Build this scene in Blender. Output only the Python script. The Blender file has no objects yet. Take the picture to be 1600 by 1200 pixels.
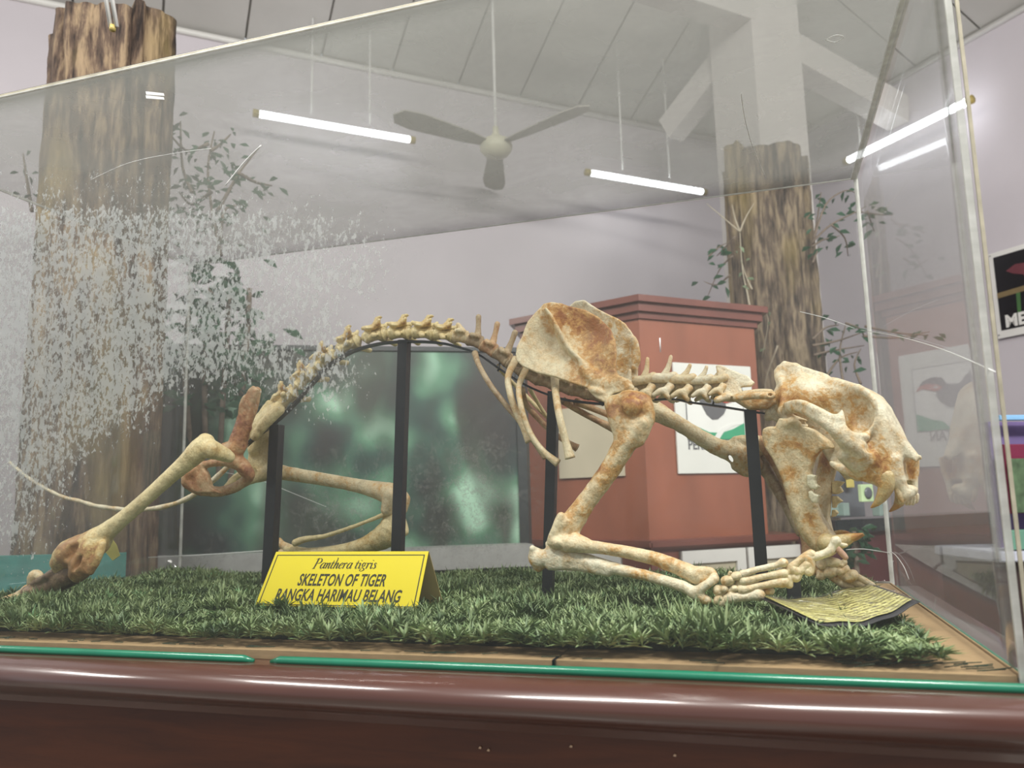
import bpy, bmesh, math, random
import numpy as np
from mathutils import Vector, Matrix
random.seed(7); RNG = np.random.default_rng(7)
sc = bpy.context.scene
COL = sc.collection
# ------------------------------------------------------------------ camera, world, lights, exposure
CAM = np.array([1.90525, -1.19370, 1.23603]); YAW, PITCH, ROLL, FPX = 0.29831, 0.14378, -0.025426, 1254.85
_f = np.array([-math.sin(YAW)*math.cos(PITCH), math.cos(YAW)*math.cos(PITCH), math.sin(PITCH)])
_r0 = np.array([math.cos(YAW), math.sin(YAW), 0]); _u0 = np.cross(_r0, _f)
_r = math.cos(ROLL)*_r0+math.sin(ROLL)*_u0; _u = -math.sin(ROLL)*_r0+math.cos(ROLL)*_u0
cd = bpy.data.cameras.new('camera'); cam = bpy.data.objects.new('camera', cd); COL.objects.link(cam)
cam.matrix_world = Matrix(((_r[0], _u[0], -_f[0], CAM[0]), (_r[1], _u[1], -_f[1], CAM[1]), (_r[2], _u[2], -_f[2], CAM[2]), (0, 0, 0, 1)))
cd.sensor_width = 36; cd.lens = FPX/1600*36; cd.clip_start = .02; cd.clip_end = 60
cd.dof.use_dof = True; cd.dof.focus_distance = 1.7; cd.dof.aperture_fstop = 4.5
sc.camera = cam
W_ = bpy.data.worlds.new('room_light'); sc.world = W_; W_.use_nodes = True
W_.node_tree.nodes['Background'].inputs[0].default_value = (.93, .96, 1, 1)
W_.node_tree.nodes['Background'].inputs[1].default_value = .47
def area(loc, tgt, sx, sy, power, col=(1, .97, .92)):  # area lights added out of view, standing in for unseen room tubes
    l = bpy.data.lights.new('unseen_area_light', 'AREA'); l.shape = 'RECTANGLE'; l.size = sx; l.size_y = sy; l.energy = power; l.color = col
    o = bpy.data.objects.new('unseen_area_light', l); COL.objects.link(o); o.location = loc
    o.rotation_euler = (Vector(tgt)-Vector(loc)).to_track_quat('-Z', 'Y').to_euler(); return o
area((2.9, -.9, 3.9), (1.6, .5, 1.1), 1.5, .25, 135)
area((.1, -.9, 3.9), (.6, .5, 1.1), 1.5, .25, 78)
area((4.6, .6, 3.6), (2.4, 2.4, 1.2), 1.6, .4, 70)
area((-3.2, -.2, 3.6), (-.6, 2.4, 1.2), 1.6, .4, 45)
sc.view_settings.view_transform = 'Standard'; sc.view_settings.look = 'None'
sc.view_settings.exposure = 0.10; sc.view_settings.gamma = 1; sc.view_settings.use_curve_mapping = False
sc.cycles.max_bounces = 7; sc.cycles.transparent_max_bounces = 20; sc.cycles.caustics_reflective = False; sc.cycles.caustics_refractive = False
# ------------------------------------------------------------------ helpers
def ray(u, v): return _f+_r*(u-800)/FPX-_u*(v-600)/FPX
def D3(u, v, d): return CAM+ray(u, v)*d                      # point at forward depth d
def Y3(u, v, y):
    d = ray(u, v); return CAM+d*((y-CAM[1])/d[1])            # point on the plane y
def Z3(u, v, z):
    d = ray(u, v); return CAM+d*((z-CAM[2])/d[2])
def V3(p): return Vector((float(p[0]), float(p[1]), float(p[2])))
def link(name, me, m=None, parent=None, loc=None):
    o = bpy.data.objects.new(name, me); COL.objects.link(o)
    if m is not None and me is not None and len(me.materials) == 0: me.materials.append(m)
    if parent is not None: o.parent = parent
    if loc is not None: o.location = loc
    return o
def tag(o, label, cat, group=None, kind=None):
    if label: o['label'] = label
    if cat: o['category'] = cat
    if group: o['group'] = group
    if kind: o['kind'] = kind
    return o
def thing(name, label, cat, loc=(0, 0, 0), group=None):
    o = bpy.data.objects.new(name, None); COL.objects.link(o); o.location = V3(loc); o.empty_display_size = .1
    return tag(o, label, cat, group)
def rel(o, parent):   # parent while keeping world coordinates of mesh data
    o.parent = parent; o.matrix_parent_inverse = Matrix.Translation(-Vector(parent.location)); return o
def mesh(name, V, F, smooth=False):
    me = bpy.data.meshes.new(name); me.from_pydata([tuple(map(float, v)) for v in V], [], [tuple(map(int, f)) for f in F]); me.update()
    if smooth: me.polygons.foreach_set('use_smooth', [True]*len(me.polygons))
    return me
def npmesh(name, V, Q, smooth=True):    # fast path: V (n,3), Q (m,k)
    me = bpy.data.meshes.new(name); V = np.asarray(V, np.float32); Q = np.asarray(Q, np.int32); k = Q.shape[1]
    me.vertices.add(len(V)); me.vertices.foreach_set('co', V.ravel())
    me.loops.add(Q.size); me.loops.foreach_set('vertex_index', Q.ravel())
    me.polygons.add(len(Q)); me.polygons.foreach_set('loop_start', np.arange(0, Q.size, k, dtype=np.int32))
    me.polygons.foreach_set('loop_total', np.full(len(Q), k, np.int32))
    if smooth: me.polygons.foreach_set('use_smooth', np.ones(len(Q), bool))
    me.update(calc_edges=True); me.validate(); return me
def attr(me, name, vals):
    a = me.attributes.new(name, 'FLOAT', 'POINT'); a.data.foreach_set('value', np.asarray(vals, np.float32)); return me
def box_bm(bm, c, s, M=None, bev=0):
    r = bmesh.ops.create_cube(bm, size=1, matrix=Matrix.Translation(c) @ Matrix.Diagonal((*s, 1)))
    if bev:
        es = list({e for v in r['verts'] for e in v.link_edges})
        g = bmesh.ops.bevel(bm, geom=es, offset=bev, segments=2, affect='EDGES', profile=.6)
    if M is not None: bmesh.ops.transform(bm, matrix=M, verts=[v for v in bm.verts if v.index == -1 or v in r['verts']])
def box_me(name, s, bev=0, c=(0, 0, 0)):
    bm = bmesh.new(); box_bm(bm, c, s, None, bev); me = bpy.data.meshes.new(name); bm.to_mesh(me); bm.free(); return me
def frameM(o, x, y, z):
    return Matrix(((x[0], y[0], z[0], o[0]), (x[1], y[1], z[1], o[1]), (x[2], y[2], z[2], o[2]), (0, 0, 0, 1)))
def prism(name, pts, z0, z1, m, parent=None, bev=0):      # vertical prism over a footprint
    n = len(pts); V = [(p[0], p[1], z0) for p in pts]+[(p[0], p[1], z1) for p in pts]
    F = [tuple(range(n))[::-1], tuple(range(n, 2*n))]+[(i, (i+1) % n, n+(i+1) % n, n+i) for i in range(n)]
    me = mesh(name, V, F); bm = bmesh.new(); bm.from_mesh(me); bmesh.ops.recalc_face_normals(bm, faces=bm.faces)
    if bev: bmesh.ops.bevel(bm, geom=list(bm.edges), offset=bev, segments=2, affect='EDGES')
    bm.to_mesh(me); bm.free(); o = link(name, me, m)
    if parent: rel(o, parent)
    return o
def slab(name, quad, th, m, parent=None, n=None):          # 4+ coplanar points pushed along a normal
    q = [np.array(p, float) for p in quad]
    if n is None: n = np.cross(q[1]-q[0], q[2]-q[0]); n = n/np.linalg.norm(n)
    k = len(q); V = q+[p+np.array(n)*th for p in q]
    F = [tuple(range(k))[::-1], tuple(range(k, 2*k))]+[(i, (i+1) % k, k+(i+1) % k, k+i) for i in range(k)]
    me = mesh(name, V, F); bm = bmesh.new(); bm.from_mesh(me); bmesh.ops.recalc_face_normals(bm, faces=bm.faces); bm.to_mesh(me); bm.free()
    o = link(name, me, m)
    if parent: rel(o, parent)
    return o
def tube_data(path, rad, n=8, closed_ends=True, flat=None):
    P = [np.array(p, float) for p in path]; V = []; F = []
    if not hasattr(rad, '__len__'): rad = [rad]*len(P)
    prev = None
    for i, p in enumerate(P):
        t = P[min(i+1, len(P)-1)]-P[max(i-1, 0)]; t = t/(np.linalg.norm(t)+1e-9)
        if prev is None: a = np.cross(t, [0, 1, 0]); a = a if np.linalg.norm(a) > .1 else np.cross(t, [1, 0, 0])
        else: a = prev-t*np.dot(prev, t)
        a = a/np.linalg.norm(a); b = np.cross(t, a); prev = a
        for k in range(n):
            th = 2*math.pi*(k+.5*(n == 4))/n
            sx, sy = (1, 1) if flat is None else flat
            V.append(p+a*math.cos(th)*rad[i]*sx+b*math.sin(th)*rad[i]*sy)
    for i in range(len(P)-1):
        for k in range(n): F.append((i*n+k, i*n+(k+1) % n, (i+1)*n+(k+1) % n, (i+1)*n+k))
    if closed_ends: F.append(tuple(range(n))[::-1]); F.append(tuple(range((len(P)-1)*n, len(P)*n)))
    return V, F
def tube(name, path, rad, m, parent=None, n=8, smooth=True, flat=None):
    V, F = tube_data(path, rad, n, True, flat); o = link(name, mesh(name, V, F, smooth), m)
    if parent: rel(o, parent)
    return o
def smooth_path(pts, sub=5):
    P = [np.array(p, float) for p in pts]; out = []
    for i in range(len(P)-1):
        p0, p1, p2, p3 = P[max(i-1, 0)], P[i], P[i+1], P[min(i+2, len(P)-1)]
        for s in range(sub):
            t = s/sub; out.append(.5*((2*p1)+(-p0+p2)*t+(2*p0-5*p1+4*p2-p3)*t*t+(-p0+3*p1-3*p2+p3)*t**3))
    out.append(P[-1]); return out
# ------------------------------------------------------------------ materials
class N:
    def __init__(s, name, rough=.5):
        s.m = bpy.data.materials.new(name); s.m.use_nodes = True; s.t = s.m.node_tree; s.b = s.t.nodes['Principled BSDF']; s.out = s.t.nodes['Material Output']
        s.b.inputs['Roughness'].default_value = rough
    def n(s, ty, **kw):
        nd = s.t.nodes.new(ty)
        for k, v in kw.items():
            if k in ('op',): nd.operation = v
            elif k.startswith('i_'): nd.inputs[int(k[2:])].default_value = v
            elif k.startswith('s_'): nd.inputs[k[2:].replace('_', ' ')].default_value = v
            else: setattr(nd, k, v)
        return nd
    def l(s, a, b): s.t.links.new(a, b)
    def math(s, op, a, b=None, clamp=False):
        nd = s.t.nodes.new('ShaderNodeMath'); nd.operation = op; nd.use_clamp = clamp
        for i, x in enumerate((a, b)):
            if x is None: continue
            if isinstance(x, (int, float)): nd.inputs[i].default_value = x
            else: s.l(x, nd.inputs[i])
        return nd.outputs[0]
    def coord(s, scale=(1, 1, 1), kind='Object'):
        tc = s.t.nodes.new('ShaderNodeTexCoord'); mp = s.t.nodes.new('ShaderNodeMapping'); mp.inputs['Scale'].default_value = scale
        s.l(tc.outputs[kind], mp.inputs[0]); return mp.outputs[0]
    def noise(s, scale, detail=3, vec=None, rough=.55, dist=0):
        nd = s.t.nodes.new('ShaderNodeTexNoise'); nd.inputs['Scale'].default_value = scale; nd.inputs['Detail'].default_value = detail
        nd.inputs['Roughness'].default_value = rough; nd.inputs['Distortion'].default_value = dist
        if vec is not None: s.l(vec, nd.inputs['Vector'])
        return nd.outputs['Fac']
    def ramp(s, fac, stops):
        nd = s.t.nodes.new('ShaderNodeValToRGB'); e = nd.color_ramp.elements
        while len(e) < len(stops): e.new(.5)
        for i, (p, c) in enumerate(stops):
            e[i].position = p; e[i].color = (c, c, c, 1) if isinstance(c, (int, float)) else (*c, 1)
        s.l(fac, nd.inputs[0]); return nd.outputs[0]
    def mix(s, f, a, b, mode='MIX'):
        nd = s.t.nodes.new('ShaderNodeMix'); nd.data_type = 'RGBA'; nd.blend_type = mode
        for i, x in ((0, f), (6, a), (7, b)):
            if isinstance(x, (int, float)): nd.inputs[i].default_value = x
            elif isinstance(x, tuple): nd.inputs[i].default_value = (*x, 1)
            else: s.l(x, nd.inputs[i])
        return nd.outputs[2]
    def base(s, c):
        if isinstance(c, tuple): s.b.inputs['Base Color'].default_value = (*c, 1)
        else: s.l(c, s.b.inputs['Base Color'])
        return s
    def bump(s, h, strength=.3, dist=.01):
        nd = s.t.nodes.new('ShaderNodeBump'); nd.inputs['Strength'].default_value = strength; nd.inputs['Distance'].default_value = dist
        s.l(h, nd.inputs['Height']); s.l(nd.outputs[0], s.b.inputs['Normal']); return s
def plain(name, c, rough=.5, var=.12, scale=12, bump=0, metal=0, stretch=(1, 1, 1), coat=0):
    n = N(name, rough); v = n.coord(stretch); f = n.noise(scale, 4, v)
    n.base(n.ramp(f, [(.3, tuple(x*(1-var) for x in c)), (.7, tuple(min(1, x*(1+var)) for x in c))]))
    if bump: n.bump(n.noise(scale*4, 3, v), bump, .004)
    n.b.inputs['Metallic'].default_value = metal; n.b.inputs['Coat Weight'].default_value = coat; n.b.inputs['Coat Roughness'].default_value = .12
    return n.m
def bone_mat(name, cream, mid, dark, amt=.0, rough=.42):
    n = N(name, rough); v = n.coord()
    a = n.noise(15, 8, v, .68, .8); b = n.noise(70, 6, v, .66, .5); c = n.noise(240, 3, v); e_ = n.noise(26, 5, n.coord((1, 1, .45)), .6, 1.)
    st = n.n('ShaderNodeAttribute', attribute_name='stain').outputs['Fac']
    s1 = n.math('ADD', n.math('ADD', n.math('MULTIPLY', a, .62), n.math('MULTIPLY', b, .38)), amt)
    s1 = n.math('ADD', s1, n.math('MULTIPLY', st, n.math('ADD', .05, n.math('MULTIPLY', b, .40))))
    col = n.ramp(s1, [(.43, cream), (.53, tuple(.6*x+.4*y for x, y in zip(cream, mid))), (.60, mid), (.74, dark)])
    col = n.mix(n.ramp(c, [(.35, .22), (.55, 0.)]), col, (.2, .12, .05)); col = n.mix(n.ramp(e_, [(.36, .30), (.5, 0.)]), col, (.30, .22, .11))
    n.base(col); n.bump(n.math('ADD', n.math('MULTIPLY', b, .6), n.math('MULTIPLY', c, .35)), .8, .004)
    n.b.inputs['Subsurface Weight'].default_value = .0
    return n.m
BONE = bone_mat('bone', (.78, .68, .45), (.60, .34, .11), (.32, .12, .035))
BONE_PALE = bone_mat('pale_bone', (.82, .76, .57), (.64, .38, .13), (.38, .15, .04), -.015)
BONE_YEL = bone_mat('yellow_bone', (.80, .68, .38), (.62, .43, .17), (.38, .2, .08), -.05)
BONE_RED = bone_mat('reddish_bone', (.66, .48, .28), (.48, .24, .11), (.26, .10, .05), .05)
BONE_DARK = bone_mat('brown_bone', (.52, .42, .27), (.34, .22, .12), (.13, .08, .045), .04)
TOOTH = bone_mat('tooth', (.60, .50, .27), (.52, .31, .09), (.4, .17, .04), .0, .22)
TOOTH_P = bone_mat('molar_tooth', (.74, .70, .50), (.6, .45, .22), (.4, .2, .08), -.04, .25)
BLACKM = plain('black_painted_steel', (.012, .014, .017), .38, .2, 20)
# ------------------------------------------------------------------ signed distance modelling
class Fr:                                                    # in-plane frame: a horizontal, b vertical, w across
    def __init__(s, alpha=0., O=(0, 0, 0)):
        s.O = np.array(O, float); s.t = np.array([math.cos(alpha), -math.sin(alpha), 0]); s.n = np.array([math.sin(alpha), math.cos(alpha), 0])
    def p(s, u, v, w):
        d = ray(u, v); T = (w+s.n@s.O-s.n@CAM)/(s.n@d); X = CAM+d*T-s.O
        return np.array([s.t@X, X[2], w]), T/FPX
    def world(s, A): return s.O+A[:, 0:1]*s.t+A[:, 1:2]*np.array([0, 0, 1.])+A[:, 2:3]*s.n
F0 = Fr()
class Sdf:
    def __init__(s, F=F0): s.F = F; s.pr = []; s.st = []
    def chain(s, pts, k=.004, op='+'):                       # pts: (u,v,w,r_px)
        Q = [(*s.F.p(u, v, w), r) for u, v, w, r in pts]; Q = [(q, r*sc_) for q, sc_, r in Q]
        if len(Q) == 1: Q = Q*2
        if len(Q) > 2:
            R4 = smooth_path([np.r_[q, r] for q, r in Q], 3); Q = [(q[:3], max(q[3], 1e-4)) for q in R4]
        s.pr.append(('c', op, k, [(a, b, ra, rb) for (a, ra), (b, rb) in zip(Q, Q[1:])])); return s
    def ell(s, u, v, w, ru, rv, rw, ang=0, k=.004, op='+'):  # ru, rv in pixels, rw in metres
        q, m = s.F.p(u, v, w); s.pr.append(('e', op, k, q, np.array([ru*m, rv*m, rw]), ang)); return s
    def plate(s, poly, hc, tc, rnd=.002, k=.004, op='+'):    # poly px at mean depth; hc, tc: [(u,v,val)]
        w0 = float(np.mean([c[2] for c in hc]))
        def fit(c):
            A = np.array([s.F.p(x[0], x[1], w0)[0][:2] for x in c]); y = np.array([x[2] for x in c], float)
            if len(c) == 1: return lambda a, b: np.full_like(a, y[0])
            n = len(c); ph = np.sqrt(((A[:, None]-A[None])**2).sum(-1)+1e-4)
            if n >= 3:
                M = np.zeros((n+3, n+3)); M[:n, :n] = ph; M[:n, n] = 1; M[n, :n] = 1; M[:n, n+1:] = A; M[n+1:, :n] = A.T; M += np.eye(n+3)*1e-7
                cf = np.linalg.solve(M, np.r_[y, 0, 0, 0])
                def g(a, b):
                    o = cf[n]+cf[n+1]*a+cf[n+2]*b
                    for i in range(n): o = o+cf[i]*np.sqrt((a-A[i, 0])**2+(b-A[i, 1])**2+1e-4)
                    return o
                return g
            d = A[1]-A[0]; L = d@d
            return lambda a, b: y[0]+(y[1]-y[0])*np.clip(((a-A[0, 0])*d[0]+(b-A[0, 1])*d[1])/L, 0, 1)
        P = np.array([s.F.p(u, v, w0)[0][:2] for u, v in poly]); hs = [c[2] for c in hc]
        s.pr.append(('p', op, k, P, fit(hc), fit(tc), rnd, min(hs)-max(c[2] for c in tc)-.01, max(hs)+max(c[2] for c in tc)+.01, min(c[2] for c in tc), max(c[2] for c in tc))); return s
    def stain(s, u, v, w, rpx, amt):
        q, m = s.F.p(u, v, w); s.st.append((q, rpx*m, amt)); return s
    def build(s, name, m, res=.0022, parent=None, amp=.0007, seed=0, raw=False):
        lo = np.full(3, 1e9); hi = -lo; bb = []
        for p in s.pr:
            if p[0] == 'c': l = np.min([np.minimum(a-ra, b-rb) for a, b, ra, rb in p[3]], 0); h = np.max([np.maximum(a+ra, b+rb) for a, b, ra, rb in p[3]], 0)
            elif p[0] == 'e': R = max(p[4][0], p[4][1]); e = np.array([R, R, p[4][2]]); l = p[3]-e; h = p[3]+e
            else: l = np.array([*p[3].min(0), p[7]]); h = np.array([*p[3].max(0), p[8]])
            bb.append((l, h))
            if p[1] == '+': lo = np.minimum(lo, l); hi = np.maximum(hi, h)
        lo = lo-4*res; hi = hi+4*res; n = np.ceil((hi-lo)/res).astype(int)+1
        D = np.full(n, .05, np.float32); ax = [lo[i]+np.arange(n[i])*res for i in range(3)]
        for p, (l, h) in zip(s.pr, bb):
            mg = p[2]+3*res; i0 = np.clip(((l-mg-lo)/res).astype(int), 0, n); i1 = np.clip(((h+mg-lo)/res).astype(int)+2, 0, n)
            if (i1 <= i0).any(): continue
            sl = tuple(slice(a, b) for a, b in zip(i0, i1))
            X = ax[0][sl[0]][:, None, None].astype(np.float32); Yb = ax[1][sl[1]][None, :, None].astype(np.float32); Z = ax[2][sl[2]][None, None, :].astype(np.float32)
            if p[0] == 'c':
                q = None
                for a, b, ra, rb in p[3]:
                    d = b-a; L = float(d@d)+1e-12
                    t = np.clip(((X-a[0])*d[0]+(Yb-a[1])*d[1]+(Z-a[2])*d[2])/L, 0, 1)
                    q_ = np.sqrt((X-a[0]-t*d[0])**2+(Yb-a[1]-t*d[1])**2+(Z-a[2]-t*d[2])**2)-(ra+(rb-ra)*t); q = q_ if q is None else np.minimum(q, q_)
            elif p[0] == 'e':
                c, R, an = p[3:]; ca, sa = math.cos(an), math.sin(an); x = (X-c[0])*ca+(Yb-c[1])*sa; y = -(X-c[0])*sa+(Yb-c[1])*ca
                k0 = np.sqrt((x/R[0])**2+(y/R[1])**2+((Z-c[2])/R[2])**2); k1 = np.sqrt((x/R[0]**2)**2+(y/R[1]**2)**2+((Z-c[2])/R[2]**2)**2)+1e-6
                q = k0*(k0-1)/k1
            else:
                P, hf, tf, rnd = p[3:7]; x = X[:, :, 0]; y = Yb[:, :, 0]; x, y = np.broadcast_arrays(x, y); x = x.astype(float); y = y.astype(float)
                d2 = np.full(x.shape, 1e9); sg = np.ones(x.shape); m_ = len(P)
                for i in range(m_):
                    a = P[i]; b = P[i-1]; ex, ey = b-a; wx = x-a[0]; wy = y-a[1]; t = np.clip((wx*ex+wy*ey)/(ex*ex+ey*ey+1e-15), 0, 1)
                    d2 = np.minimum(d2, (wx-ex*t)**2+(wy-ey*t)**2)
                    c1 = y >= a[1]; c2 = y < b[1]; c3 = ex*wy > ey*wx
                    fl = (c1 & c2 & c3) | (~c1 & ~c2 & ~c3); sg = np.where(fl, -sg, sg)
                d2 = sg*np.sqrt(d2); hh = hf(x, y); tt = np.clip(tf(x, y), p[9], p[10])
                dz = np.abs(Z-hh[:, :, None])-tt[:, :, None]; d2 = d2[:, :, None]+rnd; dz = dz+rnd
                q = np.minimum(np.maximum(d2, dz), 0)+np.sqrt(np.maximum(d2, 0)**2+np.maximum(dz, 0)**2)-rnd
            k = p[2]; g = D[sl]
            if p[1] == '+': hh = np.maximum(k-np.abs(g-q), 0)/k; D[sl] = np.minimum(g, q)-hh*hh*k*.25
            else: hh = np.maximum(k-np.abs(g+q), 0)/k; D[sl] = np.maximum(g, -q)+hh*hh*k*.25
        if amp:
            X, Yb, Z = ax[0][:, None, None], ax[1][None, :, None], ax[2][None, None, :]
            for f in (130, 310):
                D += (amp*(130/f)*np.sin(X*f+seed)*np.sin(Yb*f*1.1+1.3*seed+2*np.sin(X*f*.4))*np.sin(Z*f*.9+seed*.7)).astype(np.float32)
        V, Q = nets(D); V = lo+V*res
        st = np.zeros(len(V))
        for c, r, a in s.st: st += a*np.exp(-((V-c)**2).sum(1)/(r*r))
        me = npmesh(name, s.F.world(V), Q[:, ::-1]); attr(me, 'stain', st)
        o = link(name, me, m)
        if parent is not None: rel(o, parent)
        return o
def nets(D):
    S = D < 0; nx, ny, nz = D.shape
    cs = np.zeros((nx-1, ny-1, nz-1), np.int8)
    for i in (0, 1):
        for j in (0, 1):
            for k in (0, 1): cs += S[i:nx-1+i, j:ny-1+j, k:nz-1+k]
    act = (cs > 0) & (cs < 8); idx = np.full(act.shape, -1, np.int64); I = np.argwhere(act); idx[act] = np.arange(len(I))
    acc = np.zeros((len(I), 3)); cnt = np.zeros(len(I))
    for a in range(3):
        for p in (0, 1):
            for q in (0, 1):
                o0 = [0, 0, 0]; b, c = [(1, 2), (0, 2), (0, 1)][a]; o0[b] = p; o0[c] = q; o1 = list(o0); o1[a] = 1
                A = I+o0; B = I+o1; da = D[A[:, 0], A[:, 1], A[:, 2]]; db = D[B[:, 0], B[:, 1], B[:, 2]]
                x = (da < 0) != (db < 0); t = np.where(x, da/np.where(x, da-db, 1), 0)
                pt = np.array(o0, float)[None]+t[:, None]*np.eye(3)[a]; acc += np.where(x[:, None], pt, 0); cnt += x
    V = I+acc/np.maximum(cnt, 1)[:, None]; Q = []
    for a in range(3):
        b, c = [(1, 2), (2, 0), (0, 1)][a]
        s0 = [slice(None)]*3; s1 = [slice(None)]*3; s0[a] = slice(0, -1); s1[a] = slice(1, None)
        A, B = S[tuple(s0)], S[tuple(s1)]; E = np.argwhere(A != B)
        ok = (E[:, b] > 0) & (E[:, c] > 0) & (E[:, b] < D.shape[b]-1) & (E[:, c] < D.shape[c]-1); E = E[ok]
        def g(db, dc):
            e = E.copy(); e[:, b] -= db; e[:, c] -= dc; return idx[e[:, 0], e[:, 1], e[:, 2]]
        q = np.stack([g(1, 1), g(0, 1), g(0, 0), g(1, 0)], 1); fl = ~A[E[:, 0], E[:, 1], E[:, 2]]; q[fl] = q[fl][:, ::-1]; Q.append(q)
    Q = np.concatenate(Q); return V, Q[(Q >= 0).all(1)]
# ------------------------------------------------------------------ room shell
d1 = np.array([.743, .669, 0]); d2 = np.array([-.669, .743, 0]); ZC = 4.1; UP = np.array([0, 0, 1.])
k_ = ray(1205, 233); KC = CAM+k_*((ZC-CAM[2])/k_[2]); K0 = KC*[1, 1, 0]
wallm = plain('painted_plaster', (.54, .505, .535), .75, .03, 2.5, .05)
ceilm = plain('ceiling_board_paint', (.46, .45, .425), .8, .04, 3)
jointm = plain('ceiling_joint', (.40, .38, .35), .85)
whitem = plain('white_gloss_paint', (.70, .69, .66), .4, .03)
floorm = N('floor_tiles', .3); floorm.base(floorm.ramp(floorm.noise(3, 4, floorm.coord()), [(.3, (.30, .27, .24)), (.7, (.40, .37, .33))]))
def struct(o): o['kind'] = 'structure'; return o
struct(slab('floor', [(-7, -4, 0), (11, -4, 0), (11, 10, 0), (-7, 10, 0)], -.1, floorm.m, n=(0, 0, 1)))
a_ = K0+d1*.12; b_ = K0-d1*9
struct(slab('wall_back', [a_, b_, b_+UP*ZC, a_+UP*ZC], .12, wallm, n=d2))
a_ = K0; b_ = K0-d2*7.5
struct(slab('wall_right', [a_, b_, b_+UP*ZC, a_+UP*ZC], .12, wallm, n=d1))
# hip ceiling: both slopes rise away from their wall
ph = math.radians(25); TS = math.tan(ph)
def ceiling(wd, inw, Ls, name):      # wd: along the wall away from the corner; inw: horizontal, into the room
    P = lambda s, q, h=0: KC+wd*s+inw*q+UP*(q*TS+h)
    Q = 3.4; base = [P(-.0, 0, .02), P(Ls, 0, .02), P(Ls, Q, .02), P(Q, Q, .02)]
    c = struct(slab(name, base, .05, jointm, n=UP)); cache = {}
    sx, sq = .47, 1.15; nrm = np.cross(wd, inw+UP*TS); nrm = nrm/np.linalg.norm(nrm); sl = (inw+UP*TS); 
    if nrm[2] < 0: nrm = -nrm
    for j in range(3):
        for i in range(int(Ls/sx)):
            s0, s1, q0, q1 = i*sx, i*sx+sx-.014, j*sq, j*sq+sq-.02
            if s0 < q0-.02: continue
            if s0 < q1: pts = [(max(s0, q0), q0), (s1, q0), (s1, min(q1, s1)), (s0, min(q1, max(s0, q0)))]
            else: pts = [(s0, q0), (s1, q0), (s1, q1), (s0, q1)]
            if s0 >= q1:
                if j not in cache:
                    V = [P(x-s0, y, 0)-P(0, 0) for x, y in pts]; V = V+[v+nrm*.02 for v in V]
                    me = mesh('ceiling_panel', V, [(3, 2, 1, 0), (4, 5, 6, 7)]+[(a, (a+1) % 4, 4+(a+1) % 4, 4+a) for a in range(4)])
                    bm = bmesh.new(); bm.from_mesh(me); bmesh.ops.recalc_face_normals(bm, faces=bm.faces); bm.to_mesh(me); bm.free(); cache[j] = me
                o = link('ceiling_panel', cache[j], ceilm, c); o.location = V3(P(s0, 0, .0)-nrm*.006)
            else:
                o = slab('ceiling_panel', [P(x, y)-nrm*.006 for x, y in pts if True], .02, ceilm, n=nrm); o.parent = c
    return c
ceiling(-d1, -d2, 8.4, 'ceiling')
ceiling(-d2, -d1, 7.0, 'ceiling')
struct(tube('trim_1', [KC-UP*.03-d2*.015-d1*9, KC-UP*.03-d2*.015], .022, whitem, n=4))
struct(tube('trim_2', [KC-UP*.03-d1*.015, KC-UP*.03-d1*.015-d2*7.4], .022, whitem, n=4))
def onback(u, v, off=0):
    d = ray(u, v); n = d2; return CAM+d*(((K0-d2*off-CAM)@n)/(d@n))
def onright(u, v, off=0):
    d = ray(u, v); n = d1; return CAM+d*(((K0-d1*off-CAM)@n)/(d@n))
# column, tie beam and braces
cb = D3(1188, 200, 5.0); cx = 80/FPX*5.0/2*1.2
colp = [cb+(-d1*cx-d2*cx), cb+(d1*cx-d2*cx), cb+(d1*cx+d2*cx), cb+(-d1*cx+d2*cx)]
colm = plain('white_column_paint', (.58, .55, .53), .7, .03, 3)
colu = struct(prism('trim_3', [p*[1, 1, 0] for p in colp], 0, 5.4, colm)); tag(colu, None, None)
def beam(nm, p, q, w, h, m):
    p, q = np.array(p), np.array(q); t = q-p; L = np.linalg.norm(t); t = t/L; s = np.cross(t, UP); s = s/np.linalg.norm(s); n = np.cross(s, t)
    o = link(nm, box_me(nm, (L, w, h), .004), m); o.matrix_world = frameM((p+q)/2, t, s, n); return o
struct(beam('trim_4', D3(1165, 45, 5.0), D3(1405, 178, 5.6), .16, .2, colm))
struct(beam('trim_5', D3(1190, 25, 5.0), D3(1048, 205, 5.6), .14, .18, colm))
struct(beam('trim_6', D3(1170, 20, 4.95), D3(900, -70, 4.2), .16, .2, colm))
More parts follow.
